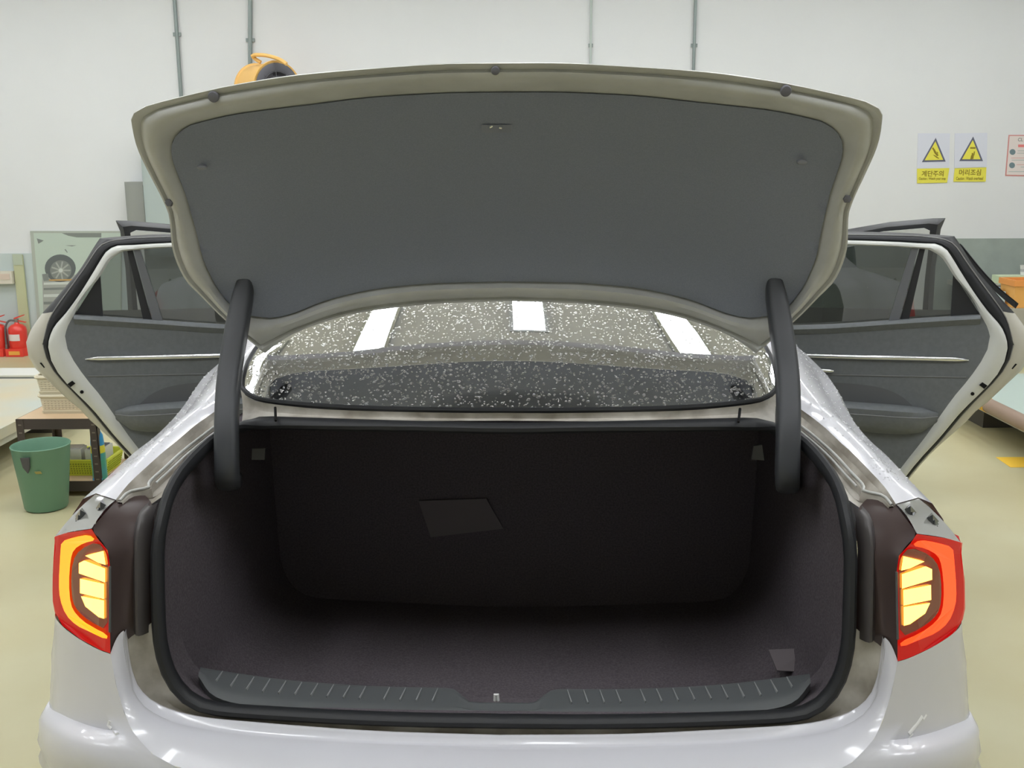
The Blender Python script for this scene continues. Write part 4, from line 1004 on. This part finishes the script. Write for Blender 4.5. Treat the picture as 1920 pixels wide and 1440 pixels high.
cl.loft(rows); cl.loft([[p-Vector((0, 0, .014)) for p in r] for r in rows])
o = cl.build('blue_cloth', mat('cloth_blue', (140, 190, 232), .8)); tag(o, 'crumpled light blue cloth on the upper cream basket', 'cloth')

# green bin
GRN = mat('bin_green', (110, 152, 128), .45); GRN_D = mat('bin_green_inside', (84, 126, 106), .6)
b = Vector((-2.36, 4.90, 0))
t = thing('waste_bin', (b.x, b.y, 0), 'round green plastic waste bin standing before the black rack', 'bin')
add(t, MB().lathe([(.005, .004), (.098, .004), (.103, .012), (.138, .325), (.141, .33), (.138, .334), (.134, .328), (.099, .02), (.005, .018)], 40, b), 'bin_shell', GRN)
pt = WY(48, 866, b.y-.14)
add(t, MB().prism([pt+Vector((-.022, 0, .02)), pt+Vector((.022, 0, .022)), pt+Vector((.018, .006, -.03)), pt+Vector((.004, .008, -.06)), pt+Vector((-.016, .006, -.03))], (0, -.008, 0)), 'black_tab', mat('tab_black', (84, 84, 88), .4), smooth=False)
pt = WY(71, 886, b.y-.132)
add(t, MB().prism([pt+Vector((-.016, 0, .004)), pt+Vector((.014, 0, .006)), pt+Vector((.02, 0, -.006)), pt+Vector((-.008, 0, -.008))], (0, -.003, 0)), 'yellow_scrap', mat('scrap_yellow', (158, 150, 84), .6), smooth=False)

# lime basket with holes, boxes, spray bottle on the low shelf
LIME = mat('lime_plastic', (236, 244, 84), .5); LIME_D = mat('lime_hole', (176, 186, 54), .6)
lc = Vector((-2.28, 5.285, zlow)); rz = math.radians(0)
t = thing('plastic_basket', lc, 'lime green perforated plastic basket on the low rack shelf', 'basket')
bw, bd, bh = .27, .26, .085
def rl(w_, d_, z): return [lc+Vector((w_/2*a, d_/2*b, z)) for a, b in ((-1, -.9), (-.9, -1), (.9, -1), (1, -.9), (1, .9), (.9, 1), (-.9, 1), (-1, .9))]
add(t, MB().loft([rl(bw*.85, bd*.85, 0), rl(bw, bd, bh), rl(bw+.016, bd+.016, bh+.004), rl(bw+.016, bd+.016, bh+.010), rl(bw-.008, bd-.008, bh+.008), rl(bw*.83, bd*.83, .006)], closed=True).add(rl(bw*.85, bd*.85, .003), [tuple(range(8))]), 'basket_body', LIME, smooth=False)
hl = MB()
for r_ in range(5):
    for k in range(15):
        f = .86+.14*(.015+r_*.013)/bh
        hl.box(lc+Vector((-bw*.36+bw*.72*k/14, -bd/2*f-.0015, .016+r_*.013)), (.006, .004, .006))
        hl.box(lc+Vector((bw/2*f+.0015, -bd*.36+bd*.72*k/14, .016+r_*.013)), (.004, .006, .006))
add(t, hl, 'vent_holes', LIME_D, smooth=False, kind='stuff')
WBX = mat('carton_white', (226, 226, 222), .6)
def carton(x0, y0, w_, d_, h_, z0, ang, lab, lidm=None):
    t = thing('white_box', (x0, y0, z0), lab, 'box'); M3 = Matrix.Rotation(ang, 3, 'Z')
    add(t, MB().box((x0, y0, z0+h_/2), (w_, d_, h_), M3), 'box_body', WBX, smooth=False)
    add(t, MB().box(Vector((x0, y0, z0+h_+.003)), (w_*.8, d_*.8, .006), M3), 'box_opening', lidm or mat('box_grey', (120, 122, 130), .6), smooth=False)
carton(-2.34, 5.245, .085, .10, .13, zlow+.007, .1, 'plain white box in the left of the lime basket' if False else 'plain white box beside the spray bottle in the lime basket', mat('box_top_white', (216, 216, 214), .6))
carton(-2.226, 5.27, .085, .15, .128, zlow+.007, -.05, 'white tissue box with dark opening in the lime basket')
bp = Vector((-2.135-.045+.0, 5.085, zlow)); bp = Vector((-2.168, 5.118, zlow))
t = thing('spray_bottle', bp, 'blue and green detergent bottle with blue cap behind the rack leg', 'bottle')
SQ = lambda r_, z: (r_, z)
add(t, MB().lathe([(.005, .002), (.034, .002), (.037, .01), (.037, .13), (.036, .145)], 24, bp), 'bottle_body', mat('bottle_teal', (84, 176, 190), .3, noise=(14, .9, 1.0), rgb2=(74, 172, 128)))
add(t, MB().lathe([(.036, .145), (.0365, .16), (.034, .185)], 24, bp), 'yellow_label', mat('bottle_yellow', (232, 226, 74), .4))
add(t, MB().lathe([(.034, .185), (.034, .20), (.031, .235), (.022, .255), (.018, .272), (.005, .274)], 24, bp), 'blue_cap', mat('bottle_blue', (58, 156, 214), .35))
add(t, MB().box(bp+Vector((0, -.0365, .008)), (.05, .004, .012)), 'base_band', mat('bottle_base', (70, 150, 210), .4), smooth=False)

# things at the right-hand wall
zb = WY(1890, 533, 8.95).z
t = thing('workbench', (4.95, 9.1, 0), 'grey workbench standing against the grey-green wall band', 'workbench')
add(t, MB().box((4.98, 9.12, zb-.02), (1.9, .5, .04)), 'bench_top', mat('bench_grey', (160, 160, 150), .6), smooth=False)
for x in (4.1, 5.85):
    for y in (8.92, 9.3): add(t, MB().box((x, y, (zb-.04)/2), (.05, .05, zb-.04)), 'leg', mat('bench_leg', (130, 134, 132), .5), smooth=False)
add(t, MB().box((4.98, 9.12, .22), (1.8, .42, .025)), 'lower_shelf', MATS['bench_grey'], smooth=False)
a, b = WY(1876, 517, 8.95), WY(1915, 531.5, 8.95)
t = thing('tool_case', ((a.x+b.x)/2+.06, 9.0, zb+.001), 'pale green flat case on the workbench', 'case')
add(t, MB().box(((a.x+b.x)/2+.06, 9.03, zb+.001+(a.z-b.z)/2), (b.x-a.x+.12, .16, a.z-b.z)), 'case_body', mat('case_green', (206, 220, 186), .6), smooth=False)
add(t, MB().box(((a.x+b.x)/2+.06, 8.948, zb+.004+(a.z-b.z)/2), (b.x-a.x+.06, .006, (a.z-b.z)*.55)), 'case_panel', mat('case_panel', (198, 210, 176), .6), smooth=False)
cx = WY(1919, 505, 9.0)
t = thing('paper_cup', (cx.x+.02, 9.03, zb+(a.z-b.z)+.002), 'white paper cup standing on the pale green case', 'cup')
add(t, MB().lathe([(.005, 0), (.026, 0), (.034, .085), (.036, .088), (.032, .086), (.024, .004)], 20, (cx.x+.02, 9.03, zb+(a.z-b.z)+.003)), 'cup_wall', mat('cup_white', (228, 228, 228), .5))
add(t, MB().lathe([(.029, .03), (.0318, .055)], 20, (cx.x+.02, 9.03, zb+(a.z-b.z)+.0035)), 'cup_band', mat('cup_grey', (180, 180, 186), .5))
a, b = WY(1904, 526, 8.55), WY(1975, 578, 8.55)
t = thing('storage_crate', ((a.x+b.x)/2, 8.7, b.z), 'orange plastic storage crate on a grey carton by the workbench', 'crate')
OR2 = mat('crate_orange', (244, 182, 100), .5); hz_ = a.z-b.z
x0, x1, y0, y1 = a.x, b.x, 8.55, 8.82
def rc_(e, z): return [Vector((x0-e, y0-e, z)), Vector((x1+e, y0-e, z)), Vector((x1+e, y1+e, z)), Vector((x0-e, y1+e, z))]
add(t, MB().loft([rc_(-.02, b.z+.001), rc_(-.005, a.z-.05), rc_(-.025, a.z-.05), rc_(-.035, b.z+.015)], closed=True).add(rc_(-.02, b.z+.001), [(0, 1, 2, 3)]), 'crate_body', OR2, smooth=False)
add(t, MB().loft([rc_(.0, a.z-.05), rc_(.008, a.z-.05), rc_(.008, a.z), rc_(-.012, a.z), rc_(-.012, a.z-.05)], closed=True), 'crate_rim', mat('crate_rim', (240, 160, 84), .5), smooth=False)
t = thing('carton', ((a.x+b.x)/2, 8.7, 0), 'grey carton on the floor under the orange crate', 'box')
add(t, MB().box(((a.x+b.x)/2, 8.69, (b.z-.001)/2), (b.x-a.x+.02, .30, b.z-.001)), 'carton_body', mat('carton_grey', (176, 172, 158), .7), smooth=False)
add(t, MB().box(((a.x+b.x)/2, 8.538, b.z*.75), (.05, .002, b.z*.5-.02)), 'carton_tape', mat('tape_tan', (196, 176, 140), .5), smooth=False)
a, b = WY(1886, 546, 8.7), WY(1903, 562, 8.7)
t = thing('plastic_tub', ((a.x+b.x)/2, 8.75, zb*.0), 'pale blue tub on the lower workbench shelf' if False else 'pale blue jerry can standing on the floor beside the orange crate', 'can')
xm = (a.x+b.x)/2-.10
add(t, MB().box((xm, 8.75, a.z/2), (b.x-a.x+.0, .16, a.z)), 'can_body', mat('can_blue', (196, 216, 224), .5), smooth=False)
add(t, MB().lathe([(.03, 0), (.03, .03), (.005, .03)], 16, (xm, 8.75, a.z)), 'can_cap', mat('can_cap', (150, 190, 214), .5))
